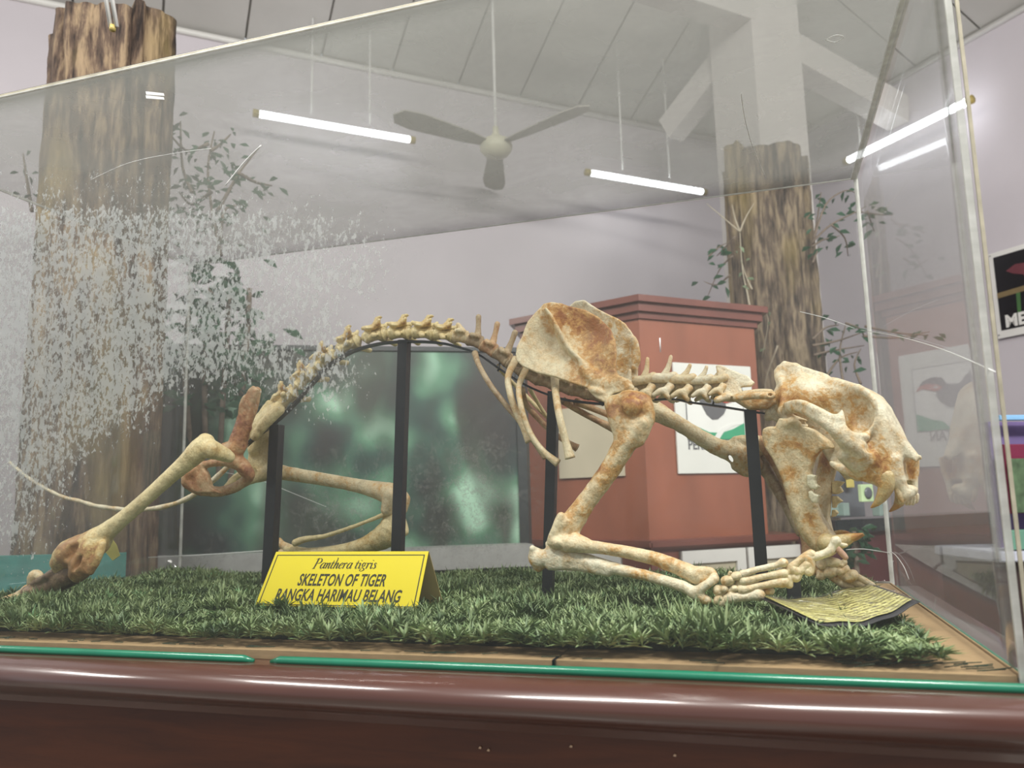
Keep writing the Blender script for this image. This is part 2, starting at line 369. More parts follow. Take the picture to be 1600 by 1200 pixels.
# ------------------------------------------------------------------ lamps and fan
emit = bpy.data.materials.new('lit_fluorescent_tube'); emit.use_nodes = True
nt = emit.node_tree; nt.nodes.clear(); e = nt.nodes.new('ShaderNodeEmission'); e.inputs[0].default_value = (.93, .96, 1, 1); e.inputs[1].default_value = 8.5
oo = nt.nodes.new('ShaderNodeOutputMaterial'); nt.links.new(e.outputs[0], oo.inputs[0])
battm = plain('white_batten_enamel', (.75, .75, .73), .4, .02); capm = plain('yellowed_lamp_cap', (.42, .33, .10), .4)
def lamp(u1, v1, u2, dirv, label, rods=(.3, .72), L=.92, glow=True, rad=.021):
    best = None
    for t in np.arange(2.2, 6.5, .02):
        p = D3(u1, v1, t); q = p+dirv*L; c = q-CAM; uu = 800+FPX*(c@_r)/(c@_f)
        if best is None or abs(uu-u2) < best[0]: best = (abs(uu-u2), p, q)
    _, p, q = best; t = (q-p)/L; s = np.cross(t, UP); s = s/np.linalg.norm(s); mid = (p+q)/2
    th = thing('tube_lamp', label, 'lamp', mid, 'fluorescent tube lamps hung from the ceiling')
    tube('lit_tube', [p, q], rad, emit, th, 12)
    b = link('batten', box_me('batten', (L+.04, .035, .03), .004), battm); b.matrix_world = frameM(mid+UP*(rad+.028), t, s, np.cross(s, t)); rel(b, th)
    b.matrix_world = Matrix.Translation((0, 0, 0)) @ frameM(mid+UP*(rad+.028), t, s, np.cross(s, t))
    for e_, sg in ((p, -1), (q, 1)): tube('end_cap', [e_+t*sg*.0, e_+t*sg*.035], rad*1.15, capm, th, 10)
    for r_ in rods: tube('hanging_rod', [p+(q-p)*r_+UP*(rad+.04), (p+(q-p)*r_)*[1, 1, 0]+UP*(ZC+TS*min(-(p-K0)@d2, -(p-K0)@d1, 3.3))], .006, battm, th, 6)
    return th
lamp(405, 178, 640, d1, 'lit fluorescent tube hanging on two thin rods, left of the ceiling fan', (.33, .72))
lamp(922, 270, 1097, d1, 'lit fluorescent tube hanging on two thin rods, between the fan and the column', (.28, .7))
lamp(1326, 250, 1512, -d2, 'lit tube lamp at the right, its yellowed end cap showing past the case edge', (.12,), rad=.024)
fp = D3(775, 228, 4.85); fan = thing('ceiling_fan', 'cream three-bladed ceiling fan hanging on a long thin rod between the tube lamps', 'fan', fp)
fanm = plain('cream_fan_enamel', (.66, .64, .48), .4, .04); bladem = plain('fan_blade_paint', (.36, .34, .30), .5, .05)
V, F = [], []
def lathe(name, prof, m, parent, at, n=28):
    V = []; F = []
    for (r, z) in prof:
        for k in range(n): a = 2*math.pi*k/n; V.append((at[0]+r*math.cos(a), at[1]+r*math.sin(a), at[2]+z))
    for i in range(len(prof)-1):
        for k in range(n): F.append((i*n+k, i*n+(k+1) % n, (i+1)*n+(k+1) % n, (i+1)*n+k))
    F.append(tuple(range(n))[::-1]); F.append(tuple(range((len(prof)-1)*n, len(prof)*n)))
    o = link(name, mesh(name, V, F, True), m)
    if parent: rel(o, parent)
    return o
lathe('motor_housing', [(.03, -.075), (.07, -.06), (.095, -.03), (.1, 0), (.085, .03), (.04, .045), (.02, .08), (.018, .12)], fanm, fan, fp)
tube('down_rod', [fp+UP*.1, fp+UP*2.4], .009, battm, fan, 8)
camright = _r0
for tip in ((648, 190), (893, 178), (772, 284)):
    # blade directions kept horizontal; solved so each tip points the way the photo shows
    d = ray(*tip); zt = fp[2]-.0; 
    q = CAM+d*((zt-CAM[2])/d[2]) if tip[1] < 700 else fp
    v = q-fp; v[2] = 0; v = v/np.linalg.norm(v); s = np.cross(UP, v); tl = UP*.012
    bl = [(.09, -.03), (.2, -.05), (.55, -.075), (.66, -.06), (.70, 0), (.66, .06), (.55, .075), (.2, .05), (.09, .03)]
    slab('fan_blade', [fp+v*a+s*b+UP*(b*.2) for a, b in bl], .008, bladem, fan, n=UP)
# unlit twin tube over the left trunk
p = D3(176, 42, 2.35); t2 = thing('twin_tube', 'pair of thin white tubes hanging down in front of the left tree trunk', 'lamp', p)
for dx in (-.006, .012): tube('white_tube', [p+camright*dx, p+camright*(dx-.012)+UP*.26-_f*[.1, .1, 0]], .006, battm, t2, 8)
tube('brown_tip', [p-UP*.012, p+UP*.004], .009, capm, t2, 8)
# ------------------------------------------------------------------ tree trunks, branches
def bark(name, c1, c2, c3):
    n = N(name, .85); v = n.coord((1, 1, .16)); a = n.noise(16, 8, v, .65, .8); b = n.noise(55, 6, v, .6); c = n.noise(3.2, 3, n.coord((1, 1, .5)))
    s = n.math('ADD', n.math('MULTIPLY', a, .6), n.math('MULTIPLY', b, .4))
    col = n.ramp(s, [(.40, c3), (.49, c2), (.57, c1), (.70, tuple(min(1, x*1.35) for x in c1))])
    col = n.mix(n.ramp(c, [(.52, 0.), (.66, .5)]), col, (.36, .27, .10)); n.base(col)
    n.bump(s, .9, .03); return n.m
BARK = bark('weathered_bark', (.25, .18, .11), (.10, .065, .045), (.016, .010, .008))
BARK2 = bark('grey_brown_bark', (.27, .21, .14), (.13, .095, .07), (.03, .022, .018))
def trunk(name, label, u0, u1, vtop, depth, m, seed, z0=0., ntheta=120, nz=90, wob=.1):
    c = D3((u0+u1)/2, 500, depth); R = (u1-u0)/2/FPX*depth; zt = CAM[2]+ray((u0+u1)/2, vtop)[2]*depth
    th = thing(name, label, 'tree', (c[0], c[1], 0)); rg = np.random.default_rng(seed)
    lob = [(rg.integers(3, 7), rg.random()*6.3, .05), (rg.integers(7, 13), rg.random()*6.3, .05), (rg.integers(14, 22), rg.random()*6.3, .03)]
    cr = rg.random(9)*6.283; depths = rg.uniform(.06, .16, 9); hts = rg.uniform(-.16, .03, 9)
    V = []
    for j in range(nz+1):
        f = j/nz
        for i in range(ntheta):
            a = 2*math.pi*i/ntheta; r = 1+.10*(1-f)**2
            for n_, p_, am in lob: r += am*math.sin(n_*a+p_+f*1.3*math.sin(p_*3))
            for q in range(9):
                dd = (a-cr[q]-.12*math.sin(f*7+q)+math.pi) % (2*math.pi)-math.pi; r -= depths[q]*math.exp(-(dd/.05)**2)*(0.6+.4*math.sin(f*9+q*2))
            r += .018*math.sin(31*a+f*40)*math.sin(f*63+a*5)
            seg = int(np.argmin([abs((a-x+math.pi) % (2*math.pi)-math.pi) for x in cr]))
            z = z0+f*(zt-z0)+(hts[seg]*max(0, (f-.9)*10))
            V.append((c[0]+R*.95*r*math.cos(a), c[1]+R*.95*r*math.sin(a), z))
    F = [(j*ntheta+i, j*ntheta+(i+1) % ntheta, (j+1)*ntheta+(i+1) % ntheta, (j+1)*ntheta+i) for j in range(nz) for i in range(ntheta)]
    V.append((c[0], c[1], zt-.12)); t = nz*ntheta; F += [(t+i, t+(i+1) % ntheta, len(V)-1) for i in range(ntheta)]
    o = link('trunk', mesh('trunk', V, F, True), m); rel(o, th); return th, c, R
tl, cl, Rl = trunk('tree_trunk', 'thick rugged brown tree trunk at the left, its top above the case edge', 62, 252, -16, 2.95, BARK, 3)
tr, crr, Rr = trunk('tree_trunk', 'tall grey-brown tree trunk at the right behind the kiosk, vines and leaves on it', 1148, 1278, 212, 4.45, BARK2, 11)
leafm = plain('dark_green_leaf', (.035, .10, .055), .45, .3, 30); leafp = plain('pale_green_leaf', (.24, .33, .20), .5, .2, 30); twigm = plain('grey_brown_twig', (.17, .13, .10), .8, .2, 40)
lv = [(0, 0, 0), (.012, .3, .02), (.018, .6, .03), (0, 1, 0), (-.018*1, .6, .03), (-.012, .3, .02), (0, .5, -.01)]
leafme = mesh('leaf', [(x*14*.028, y*.05, z*.4) for x, y, z in lv], [(0, 1, 6), (1, 2, 6), (2, 3, 6), (3, 4, 6), (4, 5, 6), (5, 0, 6)]); leafme.materials.append(leafm)
leafme2 = leafme.copy(); leafme2.materials.clear(); leafme2.materials.append(leafp)
def leaf(me, p, s, parent, down=.3):
    o = link('leaf', me, None, None); a = random.uniform(0, 6.28); d = Vector((math.cos(a), math.sin(a), -random.uniform(down-.5, down+.7))).normalized()
    q = d.to_track_quat('Y', 'Z'); o.parent = parent; o.location = V3(p)-Vector(parent.location); o.rotation_euler = q.to_euler(); o.scale = (s, s, s); return o
def twig(pts, r0, parent, m=twigm, leaves=0, me=leafme, sc_=1.2, depthj=.06):
    P = smooth_path(pts, 4); tube('twig', P, list(np.linspace(r0, r0*.35, len(P))), m, parent, 6)
    for i in range(leaves):
        k = random.randint(len(P)//4, len(P)-1); leaf(me, P[k]+RNG.normal(0, .018, 3), sc_*random.uniform(.7, 1.2), parent)
dR = 4.1
def px(lst, d): return [D3(u, v, d+dd) for (u, v, *r_), dd in zip(lst, np.linspace(0, .15, len(lst)))]
br = thing('leafy_branch', 'twigs with small dark green leaves sticking out right of the right trunk', 'branch', D3(1270, 380, dR))
for L_, nl in (([(1272, 375), (1300, 350), (1340, 330), (1352, 322)], 8), ([(1270, 380), (1290, 320), (1320, 298), (1338, 302)], 8), ([(1300, 352), (1320, 372), (1325, 400)], 7), ([(1270, 385), (1285, 375), (1300, 372), (1312, 368)], 6),
               ([(1272, 372), (1278, 335), (1283, 300)], 12), ([(1340, 330), (1370, 335), (1395, 336)], 6), ([(1355, 330), (1362, 350), (1366, 362)], 5), ([(1270, 410), (1276, 395), (1280, 385)], 4)): twig(px(L_, dR), .006, br, leaves=nl)
vn = thing('climbing_vine', 'thin pale forked vine with small leaves climbing the front of the right trunk', 'vine', D3(1160, 370, 3.98))
for L_, nl, r in (([(1175, 500), (1168, 460), (1160, 420), (1156, 362)], 5, .006), ([(1156, 362), (1148, 340), (1144, 320)], 0, .005), ([(1156, 362), (1165, 340), (1178, 318)], 0, .005), ([(1156, 362), (1130, 340), (1104, 318)], 0, .004), ([(1175, 452), (1165, 430), (1160, 412)], 4, .005),
                  ([(1185, 480), (1200, 500), (1190, 560)], 3, .005), ([(1215, 540), (1195, 600), (1205, 640)], 2, .005)):
    twig(px(L_, 4.08), r, vn, plain('pale_vine', (.42, .37, .28), .7) if not bpy.data.materials.get('pale_vine') else bpy.data.materials['pale_vine'], nl, leafme2, .9)
sp = thing('leafy_branch', 'sprig of dark leaves on curling twigs left of the right trunk above the kiosk', 'branch', D3(1125, 440, 4.0))
for L_ in ([(1145, 400), (1125, 420), (1105, 465)], [(1148, 370), (1128, 392), (1120, 400)], [(1140, 430), (1120, 445), (1100, 440)], [(1108, 400), (1125, 385), (1142, 378)]): twig(px(L_, 4.0), .005, sp, leaves=5)
rt = thing('leafy_branch', 'tangle of curly twigs and dark leaves right of the trunk behind the skull', 'branch', D3(1310, 560, 3.9))
for L_ in ([(1318, 600), (1312, 550), (1322, 505)], [(1270, 540), (1310, 532), (1345, 520)], [(1272, 555), (1300, 548), (1350, 540)], [(1345, 600), (1335, 570), (1345, 545)], [(1270, 530), (1290, 512), (1310, 508)], [(1290, 590), (1312, 560), (1340, 550)], [(1322, 505), (1345, 515), (1350, 530)], [(1352, 510), (1400, 520), (1450, 524)], [(1350, 525), (1400, 528), (1452, 518)]):
    twig(px(L_, 3.9), .007, rt, leaves=4)
lb = thing('bare_branch', 'thin dark twigs with sparse leaves right of the left trunk, behind the dirty glass', 'branch', D3(330, 300, 3.1))
for L_ in ([(345, 400), (330, 320), (325, 260), (335, 205)], [(262, 290), (268, 220), (270, 140)], [(330, 235), (345, 225), (360, 210)], [(325, 225), (290, 235), (255, 195)], [(340, 330), (365, 285), (375, 268), (405, 230)], [(372, 270), (400, 285), (425, 290)], [(300, 300), (285, 260), (282, 190)], [(345, 380), (350, 330), (375, 320)], [(330, 300), (300, 320), (280, 300)], [(50, 330), (42, 280), (36, 240)]):
    twig(px(L_, 3.1), .008, lb, leaves=9, sc_=.9)
for _ in range(110):
    u, v = random.gauss(320, 45), random.gauss(310, 45); leaf(leafme, D3(u, v, 3.1+random.uniform(-.1, .2)), random.uniform(.6, 1.1), lb)
lb2 = thing('leafy_shrub', 'dark green leafy shrub rising behind the haze, right of the left trunk', 'shrub', D3(330, 560, 3.35))
for u in (290, 320, 350, 380): tube('stem', smooth_path([D3(u*.3+230, 860, 3.35), D3(u, 600, 3.35), D3(u+10, 450, 3.3)]), .012, twigm, lb2, 6)
for _ in range(290):
    v = random.uniform(405, 640); u = random.gauss(330+(v-405)*.12, 30+(v-405)*.12); leaf(leafme, D3(min(u, 455), v, 3.3+random.uniform(-.12, .15)), random.uniform(1.0, 2.0), lb2)
# ------------------------------------------------------------------ forest diorama behind
dio = N('forest_mural', .35); v = dio.coord((1, 1, 1)); a = dio.noise(3.4, 1.5, v); b = dio.noise(3.2, 2, dio.coord((1, 1, .5)), .5, .6)
c_ = dio.ramp(a, [(.38, (.030, .038, .042)), (.48, (.05, .10, .08)), (.58, (.12, .26, .17)), (.68, (.42, .66, .5))])
dio.base(dio.mix(dio.ramp(b, [(.42, .85), (.58, 0.)]), c_, (.045, .038, .036)))
dm = thing('forest_diorama', 'dark blurry forest mural panel in a grey frame behind the arched spine', 'diorama', D3(560, 780, 3.35))
A, B = D3(208, 700, 3.3), D3(818, 700, 3.6); dx = (B-A); dx[2] = 0; dx = dx/np.linalg.norm(dx); dn = np.cross(dx, UP)
zt = CAM[2]+ray(500, 529)[2]*3.3; zb = .80
slab('mural_panel', [(A[0], A[1], zb), (B[0], B[1], zb), (B[0], B[1], zt), (A[0], A[1], zt)], .05, dio.m, dm, n=-dn)
gm = plain('grey_frame_paint', (.045, .05, .053), .5); 
tube('frame_rail', [(A[0], A[1], zt), (B[0], B[1], zt)], .014, gm, dm, 4, False); tube('frame_rail', [(A[0], A[1], zb), (B[0], B[1], zb)], .035, gm, dm, 4, False)
for q in (A, B): tube('frame_post', [(q[0], q[1], 0), (q[0], q[1], zt)], .03, gm, dm, 4, False)
slab('base_cabinet', [(A[0], A[1], 0), (B[0], B[1], 0), (B[0], B[1], zb), (A[0], A[1], zb)], .3, gm, dm, n=-dn)
shelfm = plain('pale_grey_ledge', (.42, .42, .41), .5)
slab('ledge', [(A[0], A[1], 1.05), (B[0], B[1], 1.05), (B[0]+dn[0]*.16, B[1]+dn[1]*.16, 1.05), (A[0]+dn[0]*.16, A[1]+dn[1]*.16, 1.05)], -.09, shelfm, dm, n=UP)
p0, p1 = D3(-260, 900, 2.56), D3(196, 900, 2.56); q0 = d2*.05
tealm = plain('teal_cloth', (.03, .22, .19), .7, .15, 20)
tag(prism('teal_table', [p0, p1, p1+q0, p0+q0], 0, CAM[2]+ray(120, 868)[2]*2.5, tealm), 'low table under a teal cloth at far left behind the case', 'table')
# ------------------------------------------------------------------ kiosk
kA, kB, kC = D3(1003, 600, 3.6), D3(1184, 600, 3.88), D3(820, 600, 4.0)
mah = lambda nm, c, rough=.33: plain(nm, c, rough, .14, 6, .03, 0, (1, 1, .3), .3)
km = mah('red_brown_board', (.29, .10, .058)); kd = mah('dark_red_brown', (.17, .056, .042)); 
fB = (kB-kA)*[1, 1, 0]; fC = (kC-kA)*[1, 1, 0]; nB = np.cross(fB, UP); nB = nB/np.linalg.norm(nB); nC = np.cross(UP, fC); nC = nC/np.linalg.norm(nC)
bk = -(nB+nC)*.45
def kio(off, z0, z1, nm, m, parent, bev=0):
    ub, uc = fB/np.linalg.norm(fB), fC/np.linalg.norm(fC); s = off*math.tan(math.acos(max(-1, min(1, nB@nC)))/2)
    mm = (nB+nC)/np.linalg.norm(nB+nC)*off/math.cos(math.acos(nB@nC)/2)
    pts = [kA+mm, kB+nB*off+ub*off, kB+bk*.3+ub*off, kC+bk*.3+uc*off, kC+nC*off+uc*off]
    return prism(nm, pts, z0, z1, m, parent, bev)
zt = CAM[2]+ray(1003, 459)[2]*3.6; kk = thing('display_kiosk', 'red-brown angled display kiosk with cornice, posters on its faces', 'kiosk', kA*[1, 1, 0])
zl = CAM[2]+ray(1003, 842)[2]*3.6
kio(0, zl, zt-.09, 'cabinet_body', km, kk); kio(.012, zt-.1, zt-.065, 'cornice_moulding', kd, kk); kio(.03, zt-.07, zt-.03, 'cornice_moulding', kd, kk); kio(.05, zt-.03, zt, 'cornice', kd, kk)
kio(.10, zl-.035, zl, 'ledge', kd, kk, .008)
kio(.07, 0, zl-.035, 'base_cabinet', kd, kk)
ub = fB/np.linalg.norm(fB); uc = fC/np.linalg.norm(fC)
frost = plain('frosted_beige_pane', (.50, .45, .33), .35, .15, 4); pw = plain('white_door_frame', (.70, .69, .66), .4, .02)
def door(P0, ux, nn, w, z0, z1, nm='cabinet_door'):
    d_ = slab(nm, [P0+UP*z0, P0+ux*w+UP*z0, P0+ux*w+UP*z1, P0+UP*z1], .012, frost, kk, n=nn)
    for (a, b, c, e) in ((0, .05, z0, z1), (w-.05, w, z0, z1), (.05, w-.05, z1-.055, z1), (.05, w-.05, z0, z0+.05)):
        f_o = slab('door_frame', [P0+ux*a+UP*c, P0+ux*b+UP*c, P0+ux*b+UP*e, P0+ux*a+UP*e], .025, pw, None, n=nn); f_o.parent = d_
base0 = kA*[1, 1, 0]
for i in range(2): door(base0+nB*.07+ub*(.10+i*.36), ub, nB, .345, .45, zl-.05)
for i in range(2): door(base0+nC*.07+uc*(.10+i*.36), uc, nC, .345, .45, zl-.05)
# poster with hornbill emblem
def onface(P0, n, u, v, off=0):
    d = ray(u, v); return CAM+d*(((P0+n*off-CAM)@n)/(d@n))
paper = plain('poster_paper', (.76, .77, .73), .4, .02); grn = plain('emblem_green', (.05, .36, .19), .5, .05); gry = plain('emblem_grey', (.13, .13, .14), .5, .05); red = plain('emblem_red', (.42, .07, .04), .5); wht = plain('emblem_white', (.82, .83, .80), .5, .02); blk = plain('print_black', (.02, .02, .022), .5)
n_, P_ = nB, kA
pc = [onface(P_, n_, *q) for q in ((1055, 567), (1178, 580), (1181, 742), (1058, 740))]
o_ = pc[3]*[1, 1, 0]; W = np.linalg.norm((pc[2]-pc[3])[:2]); z0, z1 = pc[3][2], pc[0][2]; H = z1-z0
o_ = kA*[1, 1, 0]+ub*((pc[3]-kA)@ub)
ps = thing('emblem_poster', 'white poster with grey hornbill emblem over green on the kiosk front', 'poster', o_+n_*.004+UP*z0)
def onp(pts, m, nm, off, th=.0012):
    return slab(nm, [o_+ub*(x*W)+UP*(z0+y*H)+n_*off for x, y in pts], th, m, ps, n=n_)
onp([(0, 0), (1, 0), (1, 1), (0, 1)], paper, 'board', .004, .008)
onp([(.13, .30), (.87, .30), (.87, .86), (.13, .86)], gry, 'picture_border', .0125)
onp([(.14, .307), (.86, .307), (.86, .853), (.14, .853)], wht, 'picture_ground', .014)
onp([(.14, .307), (.86, .307), (.86, .46), (.7, .40), (.55, .365), (.4, .37), (.25, .42), (.14, .46)], grn, 'green_hill', .0155)
onp([(.44, .307), (.52, .307), (.58, .37), (.70, .43), (.83, .45), (.70, .455), (.58, .42), (.50, .365)], wht, 'white_stripe', .0165)
onp([(.17, .83), (.24, .82), (.33, .74), (.40, .68), (.52, .69), (.62, .655), (.64, .60), (.60, .54), (.52, .49), (.45, .485), (.38, .53), (.32, .62), (.26, .71), (.20, .78)], gry, 'bird_body', .0165)
onp([(.52, .69), (.56, .75), (.66, .765), (.76, .74), (.80, .70), (.72, .695), (.62, .69), (.58, .67)], blk, 'bird_crest', .0175)
onp([(.56, .67), (.62, .70), (.72, .715), (.80, .695), (.84, .65), (.78, .675), (.70, .655), (.64, .64), (.60, .645)], red, 'bird_beak', .0185)
onp([(.60, .675), (.63, .69), (.66, .675), (.63, .66)], wht, 'bird_eye', .0195); onp([(.62, .68), (.635, .685), (.645, .675), (.63, .67)], blk, 'bird_pupil', .0205)
def text(s, size, m, parent, M, bold=0., shear=0., name='lettering', sx=1., align='LEFT', space=1.):
    cu = bpy.data.curves.new('t', 'FONT'); cu.body = s; cu.size = size; cu.extrude = .0004; cu.offset = bold; cu.shear = shear; cu.align_x = align; cu.space_character = space; cu.resolution_u = 3
    t = bpy.data.objects.new('t', cu); COL.objects.link(t); bpy.context.view_layer.update()
    me = bpy.data.meshes.new_from_object(t.evaluated_get(bpy.context.evaluated_depsgraph_get())); bpy.data.objects.remove(t)
    me.name = name; me.transform(M @ Matrix.Diagonal((sx, 1, 1, 1))); me.materials.clear(); me.materials.append(m)
    o = link(name, me); 
    if parent: rel(o, parent)
    return o
text('PERHILITAN', .062, gry, ps, frameM(o_+ub*(.13*W)+UP*(z0+.215*H)+n_*.0135, ub, UP, n_), .0012, sx=W*.74/.40)
# beige sheet on the left face
n_, P_ = nC, kA
beige = plain('beige_notice_paper', (.56, .50, .37), .5, .05, 8)
q = [onface(P_, n_, *c, .004) for c in ((872, 640), (972, 625), (972, 742), (872, 748))]
zz = (q[0][2], q[3][2]); bx = [kA*[1, 1, 0]+uc*((t-kA)@uc)+nC*.004 for t in (q[0], q[1])]
tag(slab('notice_sheet', [bx[0]+UP*zz[1], bx[1]+UP*zz[1], bx[1]+UP*zz[0], bx[0]+UP*zz[0]], .008, beige, None, n=nC), 'blank beige notice sheet on the shaded left face of the kiosk', 'poster')
# ------------------------------------------------------------------ right background
ca, cb_ = D3(1296, 800, 3.6), D3(1420, 800, 3.9); ux = (cb_-ca)*[1, 1, 0]; ux = ux/np.linalg.norm(ux); un = np.cross(ux, UP); zc_ = CAM[2]+ray(1340, 812)[2]*3.6
ct = thing('glass_counter', 'dark maroon counter with a black glass top right of the kiosk', 'counter', ca*[1, 1, 0])
cq = [ca*[1, 1, 0], ca*[1, 1, 0]+ux*1.5, ca*[1, 1, 0]+ux*1.5-un*.2, ca*[1, 1, 0]-un*.2]
prism('counter_body', cq, 0, zc_-.06, plain('maroon_board', (.09, .025, .028), .4), ct); prism('counter_top', [p+un*.03*(i < 2) for i, p in enumerate(cq)], zc_-.06, zc_, plain('black_glass', (.02, .025, .028), .1), ct, .006)
stm = plain('grey_plastic_stand', (.13, .14, .16), .3); lit = plain('green_lit_tint', (.60, .78, .45), .5); ylw = plain('yellow_card', (.60, .50, .14), .5)  # disc holder's pale green is its green light put into the colour
def cbx(u, v0, v1, w, m, nm, lab, cat, d=3.66, dep=.04):
    p = D3(u, v1, d); h = (v1-v0)/FPX*d; z = zc_+max(0, 0)
    o = link(nm, box_me(nm, (w, dep, h), .004), m); o.matrix_world = frameM((p[0], p[1], max(z, p[2])+h/2), ux, -un, UP); return tag(o, lab, cat)
cbx(1326, 735, 808, .20, stm, 'camera_stand', 'dark grey box on the counter seen between the open jaws', 'box', 3.8)
cbx(1329, 738, 762, .055, ylw, 'price_card', 'small yellow card fixed to the dark box behind the jaws', 'card', 3.76, .006)
dp = D3(1354, 770, 3.66); dd = tag(cbx(1354, 757, 784, .085, lit, 'disc_holder', 'square holder, green light put into its colour, with a grey round disc on the counter', 'box', 3.66, .02), None, None)
disc = lathe('disc', [(.002, 0), (.026, 0), (.026, .004), (.012, .006), (.002, .006)], stm, None, (0, 0, 0)); disc.matrix_world = frameM(np.array(dd.matrix_world.translation)+un*.011, ux, UP, un)
disc.parent = dd; disc.matrix_parent_inverse = dd.matrix_world.inverted()
for u, w in ((1300, .05), (1318, .04), (1376, .06)): cbx(u, 786, 806, w, plain('grey_green_glass', (.25, .33, .30), .15), 'small_jar', {1300: 'small grey-green glass jar on the counter, leftmost of three', 1318: 'small grey-green glass jar on the counter, middle of three', 1376: 'small grey-green glass jar on the counter, rightmost of three'}[u], 'jar', 3.62)
pl = thing('potted_plant', 'small green leafy plant low in front of the maroon counter', 'plant', D3(1330, 860, 3.4))
for _ in range(60): leaf(leafme, D3(random.gauss(1335, 12), random.gauss(850, 16), 3.4+random.uniform(-.05, .05)), random.uniform(1, 1.6), pl)
tube('stem', [D3(1335, 905, 3.4)*[1, 1, 0], D3(1335, 830, 3.4)], .01, twigm, pl, 6)
# poster on the right wall
pm = plain('poster_black', (.008, .008, .010), .25, .3, 30)
c0 = [onright(*q, .01) for q in ((1546, 398), (1560, 530))]; s_ = -d2
org = K0-d1*.01+s_*((c0[0]-K0)@s_); zt, zb = c0[0][2], c0[1][2]
pp = thing('animal_poster', 'black wildlife poster in a white frame on the right wall, MERA lettering', 'poster', org+UP*zb)
def onw(x0, x1, za, zb_, m, nm, off, th=.002): return slab(nm, [org+s_*x0+UP*za-d1*off, org+s_*x1+UP*za-d1*off, org+s_*x1+UP*zb_-d1*off, org+s_*x0+UP*zb_-d1*off], th, m, pp, n=-d1)
onw(0, .9, zb, zt, whitem, 'frame', 0, .012); onw(.03, .87, zb+.045, zt-.03, pm, 'print', .012, .002)
hh = zt-zb
slab('perch', [org+s_*a+UP*(zb+b*hh)-d1*.0145 for a, b in ((.03, .46), (.5, .50), (.87, .52), (.87, .60), (.5, .56), (.03, .52))], .001, plain('brown_perch_print', (.18, .13, .06), .5), pp, n=-d1)
slab('stalk', [org+s_*a+UP*(zb+b*hh)-d1*.0146 for a, b in ((.14, .2), (.16, .2), (.17, .47), (.145, .47))], .001, plain('green_stalk_print', (.05, .13, .04), .5), pp, n=-d1)
slab('bird_shape', [org+s_*a+UP*(zb+b*hh)-d1*.0148 for a, b in ((.10, .75), (.16, .8), (.24, .78), (.34, .68), (.3, .6), (.22, .58), (.2, .66), (.14, .7))], .001, plain('dusky_red_print', (.13, .03, .04), .5), pp, n=-d1)
text('MERAK', .10, whitem, pp, frameM(org+s_*.06+UP*(zb+.06)-d1*.0155, s_, UP, -d1), .004)
for dz in (.02, hh-.015): lathe('screw', [(.002, 0), (.006, 0), (.004, .003)], blk, pp, org+s_*.012+UP*(zb+dz)-d1*.014, 8)
# things low at the right, outside the case
def rb(u0, u1, v0, v1, d, m, nm, lab, cat, th=.04):
    a, b = D3(u0, v1, d), D3(u1, v1, d+.1); ux_ = (b-a)*[1, 1, 0]; w = np.linalg.norm(ux_); ux_ = ux_/w; h = (v1-v0)/FPX*d
    o = link(nm, box_me(nm, (w, th, h), .004), m); o.matrix_world = frameM(((a+b)/2+UP*h/2), ux_, np.cross(UP, ux_), UP); return tag(o, lab, cat)
tb = thing('side_table', 'dark side table with a pale cloth strip at the right edge, outside the case', 'table', D3(1640, 870, 3.2)*[1, 1, 0])
a, b = D3(1560, 856, 3.2)*[1, 1, 0], D3(1990, 856, 3.2)*[1, 1, 0]; zz = CAM[2]+ray(1590, 862)[2]*3.2; bb_ = np.cross(UP, (b-a)/np.linalg.norm(b-a))*.5
prism('table_top', [a, b, b+bb_, a+bb_], zz-.04, zz, plain('pale_blue_cloth', (.45, .47, .55), .6), tb, .005); prism('table_body', [a+bb_*.1, b+bb_*.1, b+bb_*.9, a+bb_*.9], 0, zz-.04, plain('dark_wood', (.03, .015, .014), .5), tb)
rb(1560, 1760, 655, 857, 3.45, plain('purple_board', (.15, .11, .26), .6), 'display_board', 'purple display board with light blue top edge standing on the side table', 'board')
bt = rb(1558, 1762, 648, 656, 3.44, plain('light_blue_trim', (.22, .45, .72), .5), 'board_trim', 'light blue strip along the top of the purple board', 'trim')
rb(1575, 1740, 692, 800, 3.36, plain('magenta_card', (.16, .012, .045), .5), 'magenta_box', 'magenta card box in front of the purple board', 'box')
rb(1583, 1680, 715, 800, 3.30, plain('green_photo_print', (.07, .12, .06), .4, .5, 18), 'photo_print', 'greenish photograph leaning on the magenta box', 'picture', .01)
rb(1576, 1700, 826, 856, 3.25, plain('mint_book', (.12, .28, .20), .5), 'mint_book', 'mint green book block lying on the side table', 'book')
# ------------------------------------------------------------------ plinth
LX, LY, ZB, HC = 2.2, 1.125, 1.0, 1.0960
mw = N('polished_mahogany', .28); v = mw.coord((.6, 6, 6)); mw.base(mw.ramp(mw.noise(7, 5, v, .6, .6), [(.3, (.055, .014, .005)), (.7, (.105, .027, .008))]))
mw.b.inputs['Coat Weight'].default_value = .15; mw.b.inputs['Coat Roughness'].default_value = .08; mw.bump(mw.noise(60, 3, v), .05, .002)
mw2 = plain('plum_varnished_edge', (.072, .026, .018), .3, .12, 8, .03, 0, (.5, 6, 6), .8)
pl = thing('plinth', 'reddish-brown varnished plinth with a rounded top edge carrying the glass case', 'plinth', (LX/2, LY/2, 0))
x0, x1, y0, y1 = -.09, LX+.09, -.075, LY+.09
rel(link('body', box_me('body', (x1-x0-.07, y1-y0-.07, .915), .004, ((x0+x1)/2, (y0+y1)/2, .4575)), mw.m), pl)
